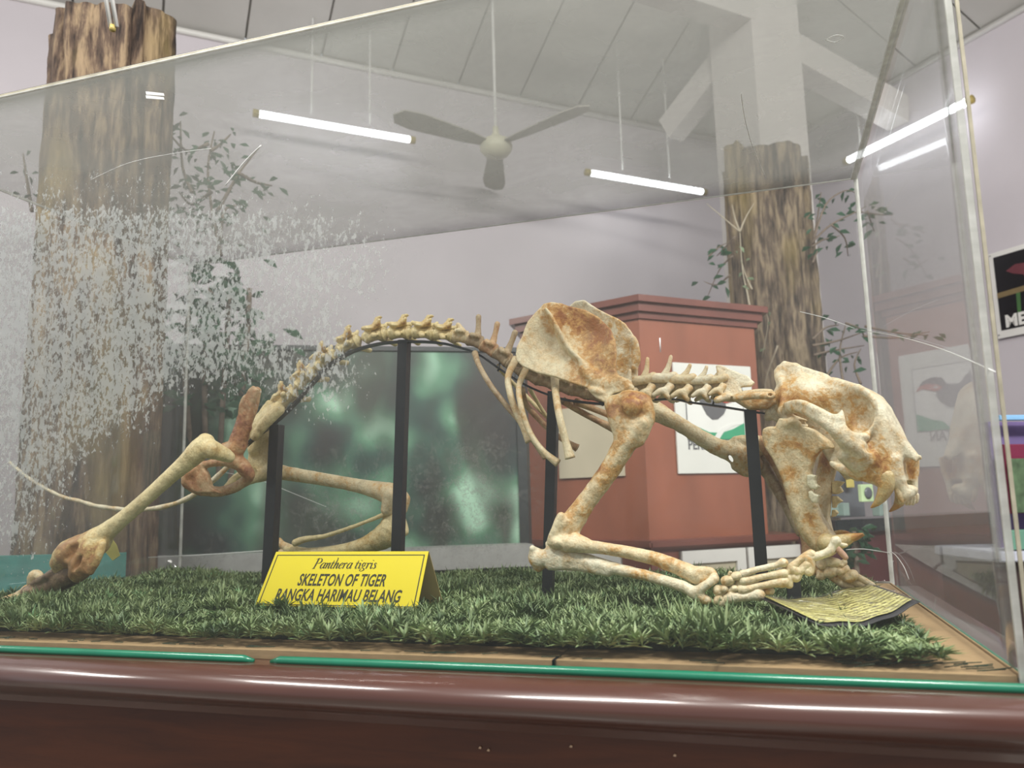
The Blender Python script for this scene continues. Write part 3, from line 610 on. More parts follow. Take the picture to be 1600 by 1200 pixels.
# top with bullnose profile swept round the rectangle
prof = [(-.045, .0), (-.012, .0), (0, -.006), (.009, -.016), (.013, -.028), (.012, -.040), (.006, -.050), (-.004, -.056), (-.008, -.060), (-.010, -.070), (-.030, -.074)]
corners = [(x0, y0), (x1, y0), (x1, y1), (x0, y1)]; dirs = [(-1, -1), (1, -1), (1, 1), (-1, 1)]
V = []; F = []
for (a, b) in prof:
    for (cx_, cy_), (sx, sy) in zip(corners, dirs): V.append((cx_+sx*a, cy_+sy*a, .985+b))
for i in range(len(prof)-1):
    for k in range(4): F.append((i*4+k, i*4+(k+1) % 4, (i+1)*4+(k+1) % 4, (i+1)*4+k))
F.append((3, 2, 1, 0)); o = link('top_moulding', mesh('top_moulding', V, F, False), mw2); rel(o, pl)
bm = bmesh.new(); bm.from_mesh(o.data); bmesh.ops.recalc_face_normals(bm, faces=bm.faces)
for f in bm.faces: f.smooth = abs(f.normal.z) < .999 or len(f.verts) < 5
bm.to_mesh(o.data); bm.free()
chipm = plain('pale_wood_chip', (.55, .38, .25), .7)
for u, v in ((795, 1120), (892, 1166), (750, 1168), (763, 1172), (1054, 1180)):
    p = Y3(u, v, y0+.034); s = slab('chip', [p+np.array([-.002, 0, -.001]), p+np.array([.002, 0, -.0015]), p+np.array([.0025, 0, .001]), p+np.array([0, 0, .002])], .0015, chipm, pl, n=(0, -1, 0))
# backing board and green seal
brd = plain('raw_fibreboard', (.40, .27, .14), .8, .12, 40, .1, 0, (1, 6, 6)); brd2 = plain('board_edge_brown', (.26, .16, .08), .8, .15, 30, .1)
xj = Y3(865, 1030, 0)[0]
bt = thing('base_board', 'thin raw brown fibreboard under the artificial grass, joined near its middle', 'board', (LX/2, LY/2, .985))
for a, b in ((-.0, xj-.0015), (xj+.0015, LX-.004)): rel(link('board_piece', box_me('board_piece', (b-a, LY-.012, .015), .0008, ((a+b)/2, LY/2, .9925)), brd), bt)
rel(link('joint_strip', box_me('joint_strip', (.004, .03, .016), .0005, (xj, .012, .9935)), BLACKM), bt)
grm = plain('green_rubber_seal', (.008, .155, .085), .3, .12, 14, 0, 0, (1, 1, 1), .4)
gs = thing('green_seal', 'glossy green rubber strip under the front edge of the case, with one gap', 'strip', (LX/2, -.014, .985))
for ua, ub_ in ((-320, 393), (430, 1640)):
    a, b = Y3(ua, 1030+.03*(ua-800), -.014)[0], Y3(ub_, 1030, -.014)[0]
    P = [(a, -.014, .984), (a+.02, -.016, .989), (b-.02, -.016, .989), (b, -.014, .984)]
    tube('seal_piece', [(a-.006, -.016, .986), (a+.012, -.018, .9885), ((a+b)/2, -.018, .989), (b-.012, -.018, .9885), (b+.006, -.016, .986)], [.0035, .0075, .0078, .0075, .0035], grm, gs, 12)
tube('seal_piece', [(LX+.012, -.02, .988), (LX+.014, LY, .988)], .007, grm, gs, 10)
# ------------------------------------------------------------------ acrylic case
def sdpoly(P, X, Y):
    d = np.full(X.shape, 1e9); s = np.ones(X.shape)
    for i in range(len(P)):
        a = np.array(P[i], float); b = np.array(P[i-1], float); e = b-a; wx = X-a[0]; wy = Y-a[1]; t = np.clip((wx*e[0]+wy*e[1])/(e@e+1e-9), 0, 1)
        d = np.minimum(d, (wx-e[0]*t)**2+(wy-e[1]*t)**2); c1 = Y >= a[1]; c2 = Y < b[1]; c3 = e[0]*wy > e[1]*wx
        s = np.where((c1 & c2 & c3) | (~c1 & ~c2 & ~c3), -s, s)
    return s*np.sqrt(d)
def sheet(name, O, A, B, N_, na, nb, th, m, parent, dirtf=None):
    O, A, B, N_ = map(lambda x: np.array(x, float), (O, A, B, N_)); g = np.stack(np.meshgrid(np.linspace(0, 1, na+1), np.linspace(0, 1, nb+1), indexing='ij'), -1).reshape(-1, 2)
    P = O+g[:, :1]*A+g[:, 1:]*B; n = len(P); V = np.r_[P, P+N_*th]; idx = np.arange(n).reshape(na+1, nb+1)
    q = np.stack([idx[:-1, :-1], idx[1:, :-1], idx[1:, 1:], idx[:-1, 1:]], -1).reshape(-1, 4); F = [q, q[:, ::-1]+n]
    for e in (idx[:, 0][::1], idx[-1, :], idx[:, -1][::-1], idx[0, ::-1]): F.append(np.stack([e[1:], e[:-1], e[:-1]+n, e[1:]+n], 1))
    F = np.concatenate(F)
    if np.dot(np.cross(A, B), N_) < 0: F = F[:, ::-1]
    me = npmesh(name, V, F, False)
    vals = np.zeros((2*n, 2))
    if dirtf is not None:
        c = P-CAM; z = c@_f; z = np.where(z < .05, .05, z); U_ = 800+FPX*(c@_r)/z; V_ = 600-FPX*(c@_u)/z; a, b = dirtf(U_, V_); vals[:n, 0] = vals[n:, 0] = a; vals[:n, 1] = vals[n:, 1] = b
    attr(me, 'dirt', vals[:, 0]); attr(me, 'smoke', vals[:, 1]); o = link(name, me, m); rel(o, parent); return o
def acrylic(name, veil, scale, stretch, opac=.8, col=(.60, .61, .585), veilcol=(.52, .52, .50), ior=1.45, hb=.0):
    n = N(name); t = n.t; v = n.coord(stretch)
    at = n.n('ShaderNodeAttribute', attribute_name='dirt').outputs['Fac']; sm = n.n('ShaderNodeAttribute', attribute_name='smoke').outputs['Fac']
    vd = n.n('ShaderNodeVectorMath', operation='ADD'); dn = n.n('ShaderNodeTexNoise'); dn.inputs['Scale'].default_value = 60; n.l(v, dn.inputs['Vector'])
    vs = n.n('ShaderNodeVectorMath', operation='SCALE'); vs.inputs['Scale'].default_value = .012; n.l(dn.outputs['Color'], vs.inputs[0]); n.l(v, vd.inputs[0]); n.l(vs.outputs[0], vd.inputs[1])
    s1 = n.noise(scale, 2.5, vd.outputs[0], .62); s3 = n.noise(14, 3, n.coord())
    f = n.math('ADD', s1, n.math('MULTIPLY', n.math('SUBTRACT', s3, .5), .28))
    thr = n.math('SUBTRACT', .72, n.math('MULTIPLY', at, .335)); s1b = n.noise(scale*1.9, 2, vd.outputs[0], .6); f = n.math('ADD', n.math('MULTIPLY', f, .72), n.math('MULTIPLY', s1b, .28))
    sp = n.math('MULTIPLY', n.math('SUBTRACT', f, thr), 9, clamp=True); sp = n.math('MULTIPLY', sp, n.math('MULTIPLY', at, 4, clamp=True))
    s2 = n.noise(22, 7, n.coord(), .68, 1.2); s4 = n.noise(120, 4, n.coord(), .7, .6); smk = n.math('MULTIPLY', n.math('MULTIPLY', n.math('SUBTRACT', n.math('ADD', n.math('MULTIPLY', s2, .55), n.math('MULTIPLY', s4, .45)), .47), 8, clamp=True), sm)
    fine = n.noise(5, 4, n.coord((1, 1, 1)), .6, .5)
    vl = n.math('MULTIPLY', n.math('ADD', .6, n.math('MULTIPLY', fine, .8)), veil); vl = n.math('ADD', vl, n.math('MULTIPLY', at, hb))
    fac = n.math('MAXIMUM', n.math('MAXIMUM', n.math('MULTIPLY', sp, opac), n.math('MULTIPLY', smk, .55)), vl)
    geo = n.n('ShaderNodeNewGeometry'); ff = n.math('SUBTRACT', 1, geo.outputs['Backfacing'])
    fac = n.math('MULTIPLY', fac, ff)
    tr = n.n('ShaderNodeBsdfTransparent'); gl = n.n('ShaderNodeBsdfGlossy'); gl.inputs['Roughness'].default_value = .012
    tr.inputs[0].default_value = (.985, .99, .985, 1)
    fr = n.n('ShaderNodeFresnel'); fr.inputs['IOR'].default_value = ior; frf = n.math('MULTIPLY', fr.outputs[0], ff)
    m1 = n.n('ShaderNodeMixShader'); n.l(frf, m1.inputs[0]); n.l(tr.outputs[0], m1.inputs[1]); n.l(gl.outputs[0], m1.inputs[2])
    di = n.n('ShaderNodeBsdfDiffuse'); tl = n.n('ShaderNodeBsdfTranslucent'); c_ = n.mix(n.math('MAXIMUM', sp, smk), veilcol, col); n.l(c_, di.inputs[0]); n.l(c_, tl.inputs[0])
    m2 = n.n('ShaderNodeMixShader'); m2.inputs[0].default_value = .5; n.l(di.outputs[0], m2.inputs[1]); n.l(tl.outputs[0], m2.inputs[2])
    m3 = n.n('ShaderNodeMixShader'); n.l(fac, m3.inputs[0]); n.l(m1.outputs[0], m3.inputs[1]); n.l(m2.outputs[0], m3.inputs[2])
    n.l(m3.outputs[0], n.out.inputs[0]); t.nodes.remove(n.b); return n.m
POLY = [(-700, 150), (60, 195), (250, 215), (420, 250), (620, 320), (665, 400), (640, 480), (575, 505), (610, 560), (590, 640), (560, 680), (470, 690), (405, 650), (385, 640), (340, 655), (300, 640), (240, 700), (190, 715), (140, 760), (110, 830), (75, 905), (-700, 940)]
def dfront(U, V):
    s = -sdpoly(POLY, U, V); a = np.clip((s+25)/95, 0, 1)
    a = a*(.80+.22*np.exp(-(((U-120)/300)**2+((V-520)/210)**2)))*np.clip(1.05-.25*(V < 330), 0, 1)
    a = np.where(V < 420, a*np.clip((V-150)/190, .4, 1), a)
    a = np.where(U > 430, a*.93, a); a = a*(1-.35*np.exp(-(((U-320)/90)**2+((V-690)/70)**2)))
    spot = .45*np.exp(-(((U-150)/80)**2+((V-790)/60)**2)); return np.clip(np.maximum(a, spot), 0, 1), .0*U
def dback(U, V):
    sm = .95*np.exp(-(((U-540)/100)**2+((V-790)/110)**2))+.95*np.exp(-(((U-740)/95)**2+((V-770)/120)**2))+.5*np.exp(-(((U-330)/60)**2+((V-850)/40)**2))
    return 0*U+.0, np.clip(sm, 0, 1)
def dtop(U, V): return .0*U, .0*U
def dright(U, V): return .0*U, .0*U
case = thing('acrylic_display_case', 'large clear acrylic display case over the tiger skeleton, stained with dried droplets at left', 'display case', (LX/2, LY/2, 1.0))
AF = acrylic('stained_acrylic_front', .045, 135, (1, 1, .6), .72, hb=.20, col=(.84, .87, .88)); AB = acrylic('smoky_acrylic_back', .06, 130, (1, 1, .6), .7, ior=1.3)
AT = acrylic('dusty_acrylic_top', .56, 130, (1, 1, 1), veilcol=(.25, .25, .235), ior=1.2); AR = acrylic('clear_acrylic_side', .10, 130, (1, 1, 1), ior=1.85)
sheet('front_panel', (-.005, -.006, .986), (LX+.01, 0, 0), (0, 0, HC+.014), (0, 1, 0), 130, 64, .005, AF, case, dfront)
sheet('back_panel', (0, LY, .995), (LX, 0, 0), (0, 0, HC), (0, 1, 0), 90, 44, .005, AB, case, dback)
sheet('side_panel', (-.005, 0, .995), (0, LY, 0), (0, 0, HC), (1, 0, 0), 10, 10, .005, AR, case)
sheet('side_panel', (LX, 0, .995), (0, LY, 0), (0, 0, HC), (1, 0, 0), 10, 10, .005, AR, case)
sheet('top_panel', (-.005, -.005, ZB+HC), (LX+.01, 0, 0), (0, LY+.01, 0), (0, 0, 1), 10, 10, .005, AT, case)
sm_ = N('glued_edge', .25); nt = sm_.t; trn = sm_.n('ShaderNodeBsdfTransparent'); mx = sm_.n('ShaderNodeMixShader')
sm_.base(sm_.ramp(sm_.noise(30, 4, sm_.coord((1, 1, .3))), [(.3, (.62, .62, .57)), (.7, (.86, .86, .82))])); ef = sm_.noise(24, 3, sm_.coord())
sm_.l(sm_.math('ADD', sm_.math('MULTIPLY', ef, .5), .35), mx.inputs[0]); sm_.l(trn.outputs[0], mx.inputs[1]); sm_.l(sm_.b.outputs[0], mx.inputs[2]); sm_.l(mx.outputs[0], sm_.out.inputs[0])
edm = sm_.m; edb = plain('yellowed_glue_edge', (.40, .37, .28), .35, .2, 30)
def seam(p, q, w, h, m=None):
    p, q = np.array(p, float), np.array(q, float); t = q-p; L = np.linalg.norm(t); t /= L; s = np.array([0, 1., 0]) if abs(t[1]) < .9 else np.array([1., 0, 0]); n = np.cross(t, s)
    o = link('edge_strip', box_me('edge_strip', (L, w, h), .0008), m or edm); o.matrix_world = frameM((p+q)/2, t, s, n)
    o.parent = case; o.matrix_parent_inverse = Matrix.Translation(-Vector(case.location)); return o
zt = ZB+HC
seam((0, -.004, zt), (LX, -.004, zt), .006, .005, edb); seam((0, -.009, zt-.005), (LX, -.009, zt-.005), .003, .003)
seam((0, LY, zt), (LX, LY, zt), .005, .0035); seam((0, 0, zt), (0, LY, zt), .006, .006); seam((LX, 0, zt), (LX, LY, zt), .016, .007)
seam((LX, -.002, .99), (LX, -.002, zt), .006, .009); seam((LX+.005, LY, .99), (LX+.005, LY, zt), .006, .011); seam((0, LY, .99), (0, LY, zt), .006, .009); seam((0, 0, .99), (0, 0, zt), .006, .01)
seam((LX+.011, -.003, .99), (LX+.011, -.003, zt), .004, .005, edb); seam((0, LY+.002, 1.0), (LX, LY+.002, 1.0), .004, .008); seam((LX+.001, 0, .998), (LX+.001, LY, .998), .003, .006, brd)
scr = plain('scratch_white', (.75, .76, .75), .3)
def onx(u, v, x=LX-.001):
    d = ray(u, v); return CAM+d*((x-CAM[0])/d[0])
def ontop(u, v):
    d = ray(u, v); return CAM+d*((zt-.001-CAM[2])/d[2])
tube('crack', smooth_path([Y3(*q, LY-.002) if q[0] < 1340 else onx(*q) for q in ((1250, 487), (1290, 497), (1335, 513))]), .0009, scr, case, 5)
tube('crack', smooth_path([onx(*q) for q in ((1345, 516), (1400, 525), (1470, 545), (1555, 581))]), .0008, scr, case, 5)
tube('crack', smooth_path([onx(*q) for q in ((1392, 862), (1400, 868), (1412, 885), (1420, 905))]), .0009, scr, case, 5)
tube('crack', smooth_path([Y3(*q, LY-.004) for q in ((1322, 859), (1350, 858), (1390, 864))]), .0009, scr, case, 5)
tube('scratch', smooth_path([ontop(*q) for q in ((1158, 146), (1165, 190), (1178, 235), (1196, 278))]), .0011, scr, case, 5)
tube('scratch', smooth_path([ontop(*q) for q in ((1290, 62), (1305, 66), (1318, 58), (1306, 55), (1290, 62))]), .0009, scr, case, 5)
tube('scratch', smooth_path([Y3(*q, -.007) for q in ((140, 282), (200, 255), (270, 240), (330, 232))]), .0006, scr, case, 5)
tube('scratch', smooth_path([Y3(*q, -.007) for q in ((352, 290), (380, 255), (408, 227))]), .0012, scr, case, 5)
tube('scratch', [Y3(*q, LY-.003) for q in ((350, 738), (400, 747), (510, 792))], .0007, scr, case, 5)
tube('scratch', [Y3(*q, LY-.003) for q in ((232, 871), (300, 868), (420, 860))], .0014, scr, case, 5)
tube('scratch', [Y3(*q, -.0065) for q in ((1031, 528), (1032, 550))], .0008, scr, case, 5)
for dv in (0, 6): 
    p = [Y3(*q, -.0075) for q in ((228, 143+dv), (256, 146+dv), (257, 150+dv), (229, 148+dv))]; slab('tape_scrap', p, .001, scr, case, n=(0, -1, 0))
# ------------------------------------------------------------------ artificial grass
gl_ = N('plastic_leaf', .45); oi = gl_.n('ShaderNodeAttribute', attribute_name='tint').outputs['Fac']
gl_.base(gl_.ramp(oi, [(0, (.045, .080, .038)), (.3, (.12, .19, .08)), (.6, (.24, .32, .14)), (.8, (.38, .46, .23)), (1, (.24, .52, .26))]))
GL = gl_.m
soil = plain('dark_mat_base', (.035, .055, .032), .9, .4, 60, .3)
mat_ = thing('artificial_grass_mat', 'bushy green artificial grass mat covering the floor of the case', 'grass', (LX/2, LY/2, 1.0))
rel(link('backing_sheet', box_me('backing_sheet', (LX-.16, LY-.16, .008), .002, (LX/2-.05, LY/2+.02, 1.004)), soil), mat_)
def tuft(rg, n=15, h=.032, R=.027):
    V = []; F = []; T = []
    for i in range(n):
        a = rg.random()*6.283; el = math.radians(rg.uniform(12, 80)); L = R*rg.uniform(.75, 1.25); w = .0018*rg.uniform(.8, 1.3); base = np.array([0, 0, h*rg.uniform(.25, .75)])
        d = np.array([math.cos(a)*math.cos(el), math.sin(a)*math.cos(el), math.sin(el)]); s = np.cross(d, UP); s /= np.linalg.norm(s)+1e-6; nn = np.cross(s, d)
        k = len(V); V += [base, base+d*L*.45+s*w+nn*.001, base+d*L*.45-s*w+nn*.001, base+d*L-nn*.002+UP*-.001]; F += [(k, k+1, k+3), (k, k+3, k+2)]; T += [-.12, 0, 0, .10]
    return np.array(V), np.array(F), np.array(T)
rg = np.random.default_rng(5); TV = [tuft(rg, n) for n in (20, 22, 18, 21, 24, 19)]
pts = []
sp_ = .0185; nx = int(2.14/sp_); ny = int(1.06/sp_)
for i in range(nx):
    for j in range(ny):
        x = .005+i*sp_+rg.normal(0, .005); y = .030+j*sp_+rg.normal(0, .005)
        edge = 2.145+.02*math.sin(y*21)+.012*math.sin(y*57)
        if x > edge or y > LY-.03 or y < .024+.006*math.sin(x*30): continue
        pts.append((x, y))
pts = np.array(pts); hf = .85+.28*np.sin(pts[:, 0]*11+1)*np.sin(pts[:, 1]*13)+.15*np.sin(pts[:, 0]*37)*np.sin(pts[:, 1]*31+2)+.12*rg.normal(size=len(pts))
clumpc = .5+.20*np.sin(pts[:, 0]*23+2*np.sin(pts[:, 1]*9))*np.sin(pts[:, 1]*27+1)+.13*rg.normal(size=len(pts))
hf = np.clip(hf, .55, 1.35); hf = np.where((pts[:, 1] > .85), hf*.9, hf); hf = np.where(pts[:, 0] > 2.05, hf*.75, hf)
# keep the mat low where things rest on it
def low(px_, py_, rx, ry, s):
    global hf
    hf = np.where(((pts[:, 0]-px_)/rx)**2+((pts[:, 1]-py_)/ry)**2 < 1, hf*s, hf)
order = np.argsort(np.linalg.norm(pts-CAM[:2], axis=1)+np.where((pts[:, 0] < .25), 5, 0)); near = set(order[:300].tolist())
low(2.02, .30, .14, .16, .55); low(.95, .235, .24, .055, .62); low(1.75, .40, .16, .06, .62)
tm = []
for V, F, T in TV:
    for q in range(3):
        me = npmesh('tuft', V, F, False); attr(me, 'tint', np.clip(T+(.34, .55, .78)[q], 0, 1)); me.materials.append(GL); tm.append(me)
AV, AFc, AT_, off = [], [], [], 0
for i, (x, y) in enumerate(pts):
    a = rg.random()*6.283; ca, sa = math.cos(a), math.sin(a); s = hf[i]; xs = 1.0*rg.uniform(.9, 1.2)
    if i in near:
        q = 0 if clumpc[i] < .42 else (1 if clumpc[i] < .62 else 2)
        o = link('tuft', tm[int(rg.integers(0, 6))*3+q], None, mat_); o.location = (x-LX/2, y-LY/2, .006); o.rotation_euler = (0, 0, a); o.scale = (xs*1.25, xs*1.25, s*1.15); continue
    V, F, T = TV[int(rg.integers(0, 6))]; W = V*np.array([xs, xs, s])
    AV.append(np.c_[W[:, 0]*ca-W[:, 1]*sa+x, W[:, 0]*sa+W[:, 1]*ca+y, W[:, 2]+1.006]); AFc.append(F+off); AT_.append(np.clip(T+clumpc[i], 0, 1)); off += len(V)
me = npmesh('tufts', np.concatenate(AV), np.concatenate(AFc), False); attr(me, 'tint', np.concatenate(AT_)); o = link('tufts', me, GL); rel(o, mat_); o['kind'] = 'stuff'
# stray dry stems lying on the board at the right front
for i in range(34):
    x = rg.uniform(1.98, 2.16); y = rg.uniform(.014, .075); a = rg.normal(.05, .35); L = rg.uniform(.015, .04)
    tube('stem_offcut', [(x, y, 1.003), (x+L*math.cos(a), y+L*math.sin(a)*.4, 1.004+rg.random()*.004)], .0009, soil, mat_, 4)
for i in range(40):
    x = rg.uniform(.1, 2.05); y = rg.uniform(.012, .03); L = rg.uniform(.01, .04)
    tube('stem_offcut', [(x, y, 1.002), (x+L, y+rg.normal(0, .004), 1.003)], .0009, soil, mat_, 4)
# ------------------------------------------------------------------ yellow tent sign
yel = plain('yellow_card_print', (.78, .64, .02), .4, .015, 5); yeb = plain('yellow_card_back', (.60, .45, .20), .6, .05, 8); ink = plain('black_ink', (.035, .032, .012), .5)
bl, br_, trr, tll = Y3(399, 946, .30), Y3(652, 951, .30), Y3(670, 862, .345), Y3(432, 862, .345)
ts = thing('tent_sign', 'folded yellow name card on the grass in front of the skeleton', 'sign', (bl+br_)/2)
ex = (br_-bl)/np.linalg.norm(br_-bl); Wd = np.linalg.norm(br_-bl); ey = (tll+trr)/2-(bl+br_)/2; ey = ey-ex*(ey@ex); Hh = np.linalg.norm(ey); ey = ey/Hh; shx = ((tll-bl)@ex+(trr-br_)@ex)/2
en = np.cross(ex, ey); 
if en[1] > 0: en = -en
Wt = np.linalg.norm(trr-tll)
off = .0
def S(x, y, o=0): return bl+ex*(x*Wd+(y*((tll-bl)@ex)) + x*y*(Wt-Wd))+ey*(y*Hh)+en*o
slab('front_face', [S(0, 0), S(1, 0), S(1, 1), S(0, 1)], .0012, yel, ts, n=en)
bb0, bb1 = Y3(440, 940, .40), Y3(692, 943, .40); 
slab('back_face', [S(0, 1, -.001), S(1, 1, -.001), bb1, bb0], .0012, yeb, ts)
for a, b, c, d in ((.018, .982, .925, .94), (.018, .982, .015, .03), (.018, .024, .03, .925), (.976, .982, .03, .925)): slab('printed_border', [S(a, c, .0014), S(b, c, .0014), S(b, d, .0014), S(a, d, .0014)], .0002, ink, ts, n=en)
def tl(s, cxp, yb, hgt, width, bold, sh, nm):
    M = frameM(S(cxp, yb, .0016), ex, ey, en); o = text(s, hgt, ink, None, Matrix.Identity(4), bold, 0, nm, align='CENTER', space=1.04)
    xs = [v.co.x for v in o.data.vertices]; w = max(xs)-min(xs); k = width*Wd/w; shx_ = ((tll-bl)@ex)/Hh
    o.data.transform(M @ Matrix(((k, shx_+sh, 0, 0), (0, 1, 0, 0), (0, 0, 1, 0), (0, 0, 0, 1)))); rel(o, ts); return o
tl('SKELETON OF TIGER', .5, .375, .30*Hh, .545, .0005, .02, 'lettering'); tl('RANGKA HARIMAU BELANG', .5, .10, .30*Hh, .77, .0005, .02, 'lettering')
# serif italic line drawn with strokes of swelling width
GLY = {'P': [[(0, 0, .5), (.1, .05, .9), (.26, .9, 1), (.3, .97, .5)], [(.08, .9, .4), (.3, .97, .5), (.5, .95, .7), (.58, .75, 1), (.46, .53, .7), (.2, .5, .4)], [(-.06, 0, .4), (.2, 0, .4)]],
 'a': [[(.36, .5, .5), (.22, .55, .6), (.06, .3, 1), (.05, .08, .9), (.14, 0, .5), (.28, .18, .4), (.4, .55, .8), (.3, .12, 1), (.34, .01, .5), (.42, .1, .3)]],
 'n': [[(0, .45, .3), (.09, .54, .5), (.1, .4, .9), (.02, 0, .9)], [(.05, .2, .3), (.22, .5, .5), (.31, .5, .9), (.24, .1, 1), (.28, 0, .5), (.36, .1, .3)]],
 't': [[(.18, .78, .4), (.1, .4, .9), (.04, .08, .9), (.1, 0, .5), (.2, .1, .3)], [(-.02, .53, .7), (.28, .53, .7)]],
 'h': [[(.1, 1, .4), (.18, 1, .5), (.1, .5, .9), (0, 0, .9)], [(.05, .2, .3), (.22, .5, .5), (.31, .5, .9), (.24, .1, 1), (.28, 0, .5), (.36, .1, .3)]],
 'e': [[(.04, .26, .3), (.2, .32, .4), (.3, .45, .6), (.22, .55, .5), (.08, .38, .9), (.03, .12, 1), (.12, 0, .6), (.28, .12, .3)]],
 'r': [[(0, .45, .3), (.09, .54, .5), (.1, .4, .9), (.02, 0, .9)], [(.06, .25, .3), (.18, .5, .4), (.26, .53, .9), (.28, .46, .9)]],
 'i': [[(0, .44, .3), (.1, .54, .6), (.1, .4, .9), (.05, .08, .9), (.1, 0, .5), (.18, .1, .3)], [(.14, .76, 1), (.16, .80, 1)]],
 'g': [[(.3, .5, .6), (.16, .55, .7), (.07, .35, .9), (.14, .2, .6), (.26, .3, .8), (.28, .48, .6), (.24, .54, .4)], [(.3, .52, .4), (.4, .55, .7)], [(.13, .2, .4), (.08, .1, .5), (.24, .02, .9), (.28, -.12, .8), (.1, -.24, .5), (-.06, -.16, .6), (.08, 0, .4)]],
 's': [[(.27, .45, .5), (.18, .55, .5), (.1, .44, .8), (.18, .28, 1), (.2, .12, .9), (.1, 0, .5), (0, .1, .5)]], ' ': []}
ADV = {'P': .58, 'a': .46, 'n': .42, 't': .27, 'h': .42, 'e': .34, 'r': .32, 'i': .22, 'g': .42, 's': .32, ' ': .24}
def script_line(s, x0, x1, yb, hgt):
    tot = sum(ADV[c] for c in s); Vv = []; Ff = []; x = 0; k = (x1-x0)/tot
    for c in s:
        for st in GLY[c]:
            P = smooth_path([(a, b, w) for a, b, w in st], 5); base = len(Vv)
            for i, p in enumerate(P):
                t = P[min(i+1, len(P)-1)]-P[max(i-1, 0)]; t = t[:2]/(np.linalg.norm(t[:2])+1e-9); nn = np.array([-t[1], t[0]]); w = .042*max(.25, p[2])*(.65+.7*abs(nn[0]))
                for sg in (1, -1):
                    q = p[:2]+nn*w*sg; X = x0+(x+q[0])*k; Vv.append(S(X, yb+q[1]*hgt, .0018))
            for i in range(len(P)-1): Ff.append((base+2*i, base+2*i+1, base+2*i+3, base+2*i+2))
        x += ADV[c]
    o = link('lettering', mesh('lettering', Vv, Ff), ink); rel(o, ts)
script_line('Panthera tigris', .29, .70, .685, .19)
# ------------------------------------------------------------------ curved information sheet
LB = Z3(1182, 932, 1.052); NB = Z3(1276, 974, 1.040); NR = Z3(1437, 939, 1.050); FR = Z3(1347, 908, 1.058)
inf = thing('information_sheet', 'curved yellow text sheet in a black-edged clear sleeve lying on the grass', 'sheet', (LB+NR)/2)
def curv(o_, u0, u1, v0, v1, th, m, nm, nu=18, nv=4, wr=0):
    V = []; g = []
    for t in (0, 1):
        for i in range(nu+1):
            for j in range(nv+1):
                a = u0+(u1-u0)*i/nu; b = v0+(v1-v0)*j/nv
                p = LB*(1-a)*(1-b)+FR*a*(1-b)+NR*a*b+NB*(1-a)*b
                p = p+UP*(-.017*math.sin(math.pi*a)+.0015*math.sin(a*19+b*3)+.001*math.sin(b*11)+o_+th*t+wr*(math.sin(a*34+b*23)*math.sin(b*15-a*9+1)+.5*math.sin(a*71-b*31))*min(1, max(0, a*2.2-.3))*math.sin(math.pi*(i/nu))**.3*math.sin(math.pi*(j/nv))**.3); V.append(p); g.append((a, b))
    n = (nu+1)*(nv+1); F = []
    for i in range(nu):
        for j in range(nv):
            q = i*(nv+1)+j; F.append((q, q+nv+1, q+nv+2, q+1)); F.append((n+q, n+q+1, n+q+nv+2, n+q+nv+1))
    for i in range(nu):
        for j in (0, nv): q = i*(nv+1)+j; F.append((q, q+nv+1, n+q+nv+1, n+q))
    for j in range(nv):
        for i in (0, nu): q = i*(nv+1)+j; F.append((q, q+1, n+q+1, n+q))
    me = mesh(nm, V, F, True); bm = bmesh.new(); bm.from_mesh(me); bmesh.ops.recalc_face_normals(bm, faces=bm.faces); bm.to_mesh(me); bm.free()
    uv = me.uv_layers.new(name='u'); 
    for l in me.loops: uv.data[l.index].uv = g[l.vertex_index]
    o = link(nm, me, m); rel(o, inf); return o
curv(-.0015, 0, 1, 0, 1, .0015, plain('black_sleeve_edge', (.02, .02, .024), .35), 'backing_frame', 18, 2)
im = N('yellow_text_print', .4); tc = im.coord((1, 1, 1), 'UV'); sx = im.n('ShaderNodeSeparateXYZ'); im.l(tc, sx.inputs[0])
ln = im.math('SINE', im.math('MULTIPLY', sx.outputs[1], 2*math.pi*17)); wd = im.noise(1, 2, im.coord((34, 17, 1), 'UV'), .5); msk = im.math('MULTIPLY', im.math('GREATER_THAN', ln, .25), im.math('GREATER_THAN', wd, .42))
im.base(im.mix(im.math('MULTIPLY', msk, .85), (.72, .68, .26), (.20, .17, .03))); curv(.0022, .035, .965, .07, .93, .0006, im.m, 'printed_sheet', 18, 2)
sl = N('clear_plastic_sleeve', .08); sl.b.inputs['Roughness'].default_value = .10; tr_ = sl.n('ShaderNodeBsdfTransparent'); g_ = sl.n('ShaderNodeBsdfGlossy'); g_.inputs['Roughness'].default_value = .24
bp = sl.n('ShaderNodeBump'); bp.inputs['Strength'].default_value = .9; bp.inputs['Distance'].default_value = .05; sl.l(sl.noise(11, 2, sl.coord((.7, 2.6, 1)), .5, 1.8), bp.inputs['Height']); sl.l(bp.outputs[0], g_.inputs['Normal'])
fz = sl.n('ShaderNodeFresnel'); fz.inputs['IOR'].default_value = 1.6; sl.l(bp.outputs[0], fz.inputs['Normal']); mxs = sl.n('ShaderNodeMixShader'); gg = sl.n('ShaderNodeNewGeometry'); sl.l(sl.math('MULTIPLY', sl.math('MULTIPLY', fz.outputs[0], 1.3, clamp=True), sl.math('SUBTRACT', 1, gg.outputs['Backfacing'])), mxs.inputs[0]); sl.l(tr_.outputs[0], mxs.inputs[1]); sl.l(g_.outputs[0], mxs.inputs[2]); sl.l(mxs.outputs[0], sl.out.inputs[0])
curv(.0055, .03, .97, .05, .95, .0004, sl.m, 'clear_sleeve', 70, 40, .0016)
p = Y3(1241, 932, .47); o = link('small_block', box_me('small_block', (.026, .018, .085), .002), BLACKM, None, (p[0], p[1], 1.0425)); tag(o, 'short black square peg standing in the grass behind the information sheet', 'peg')

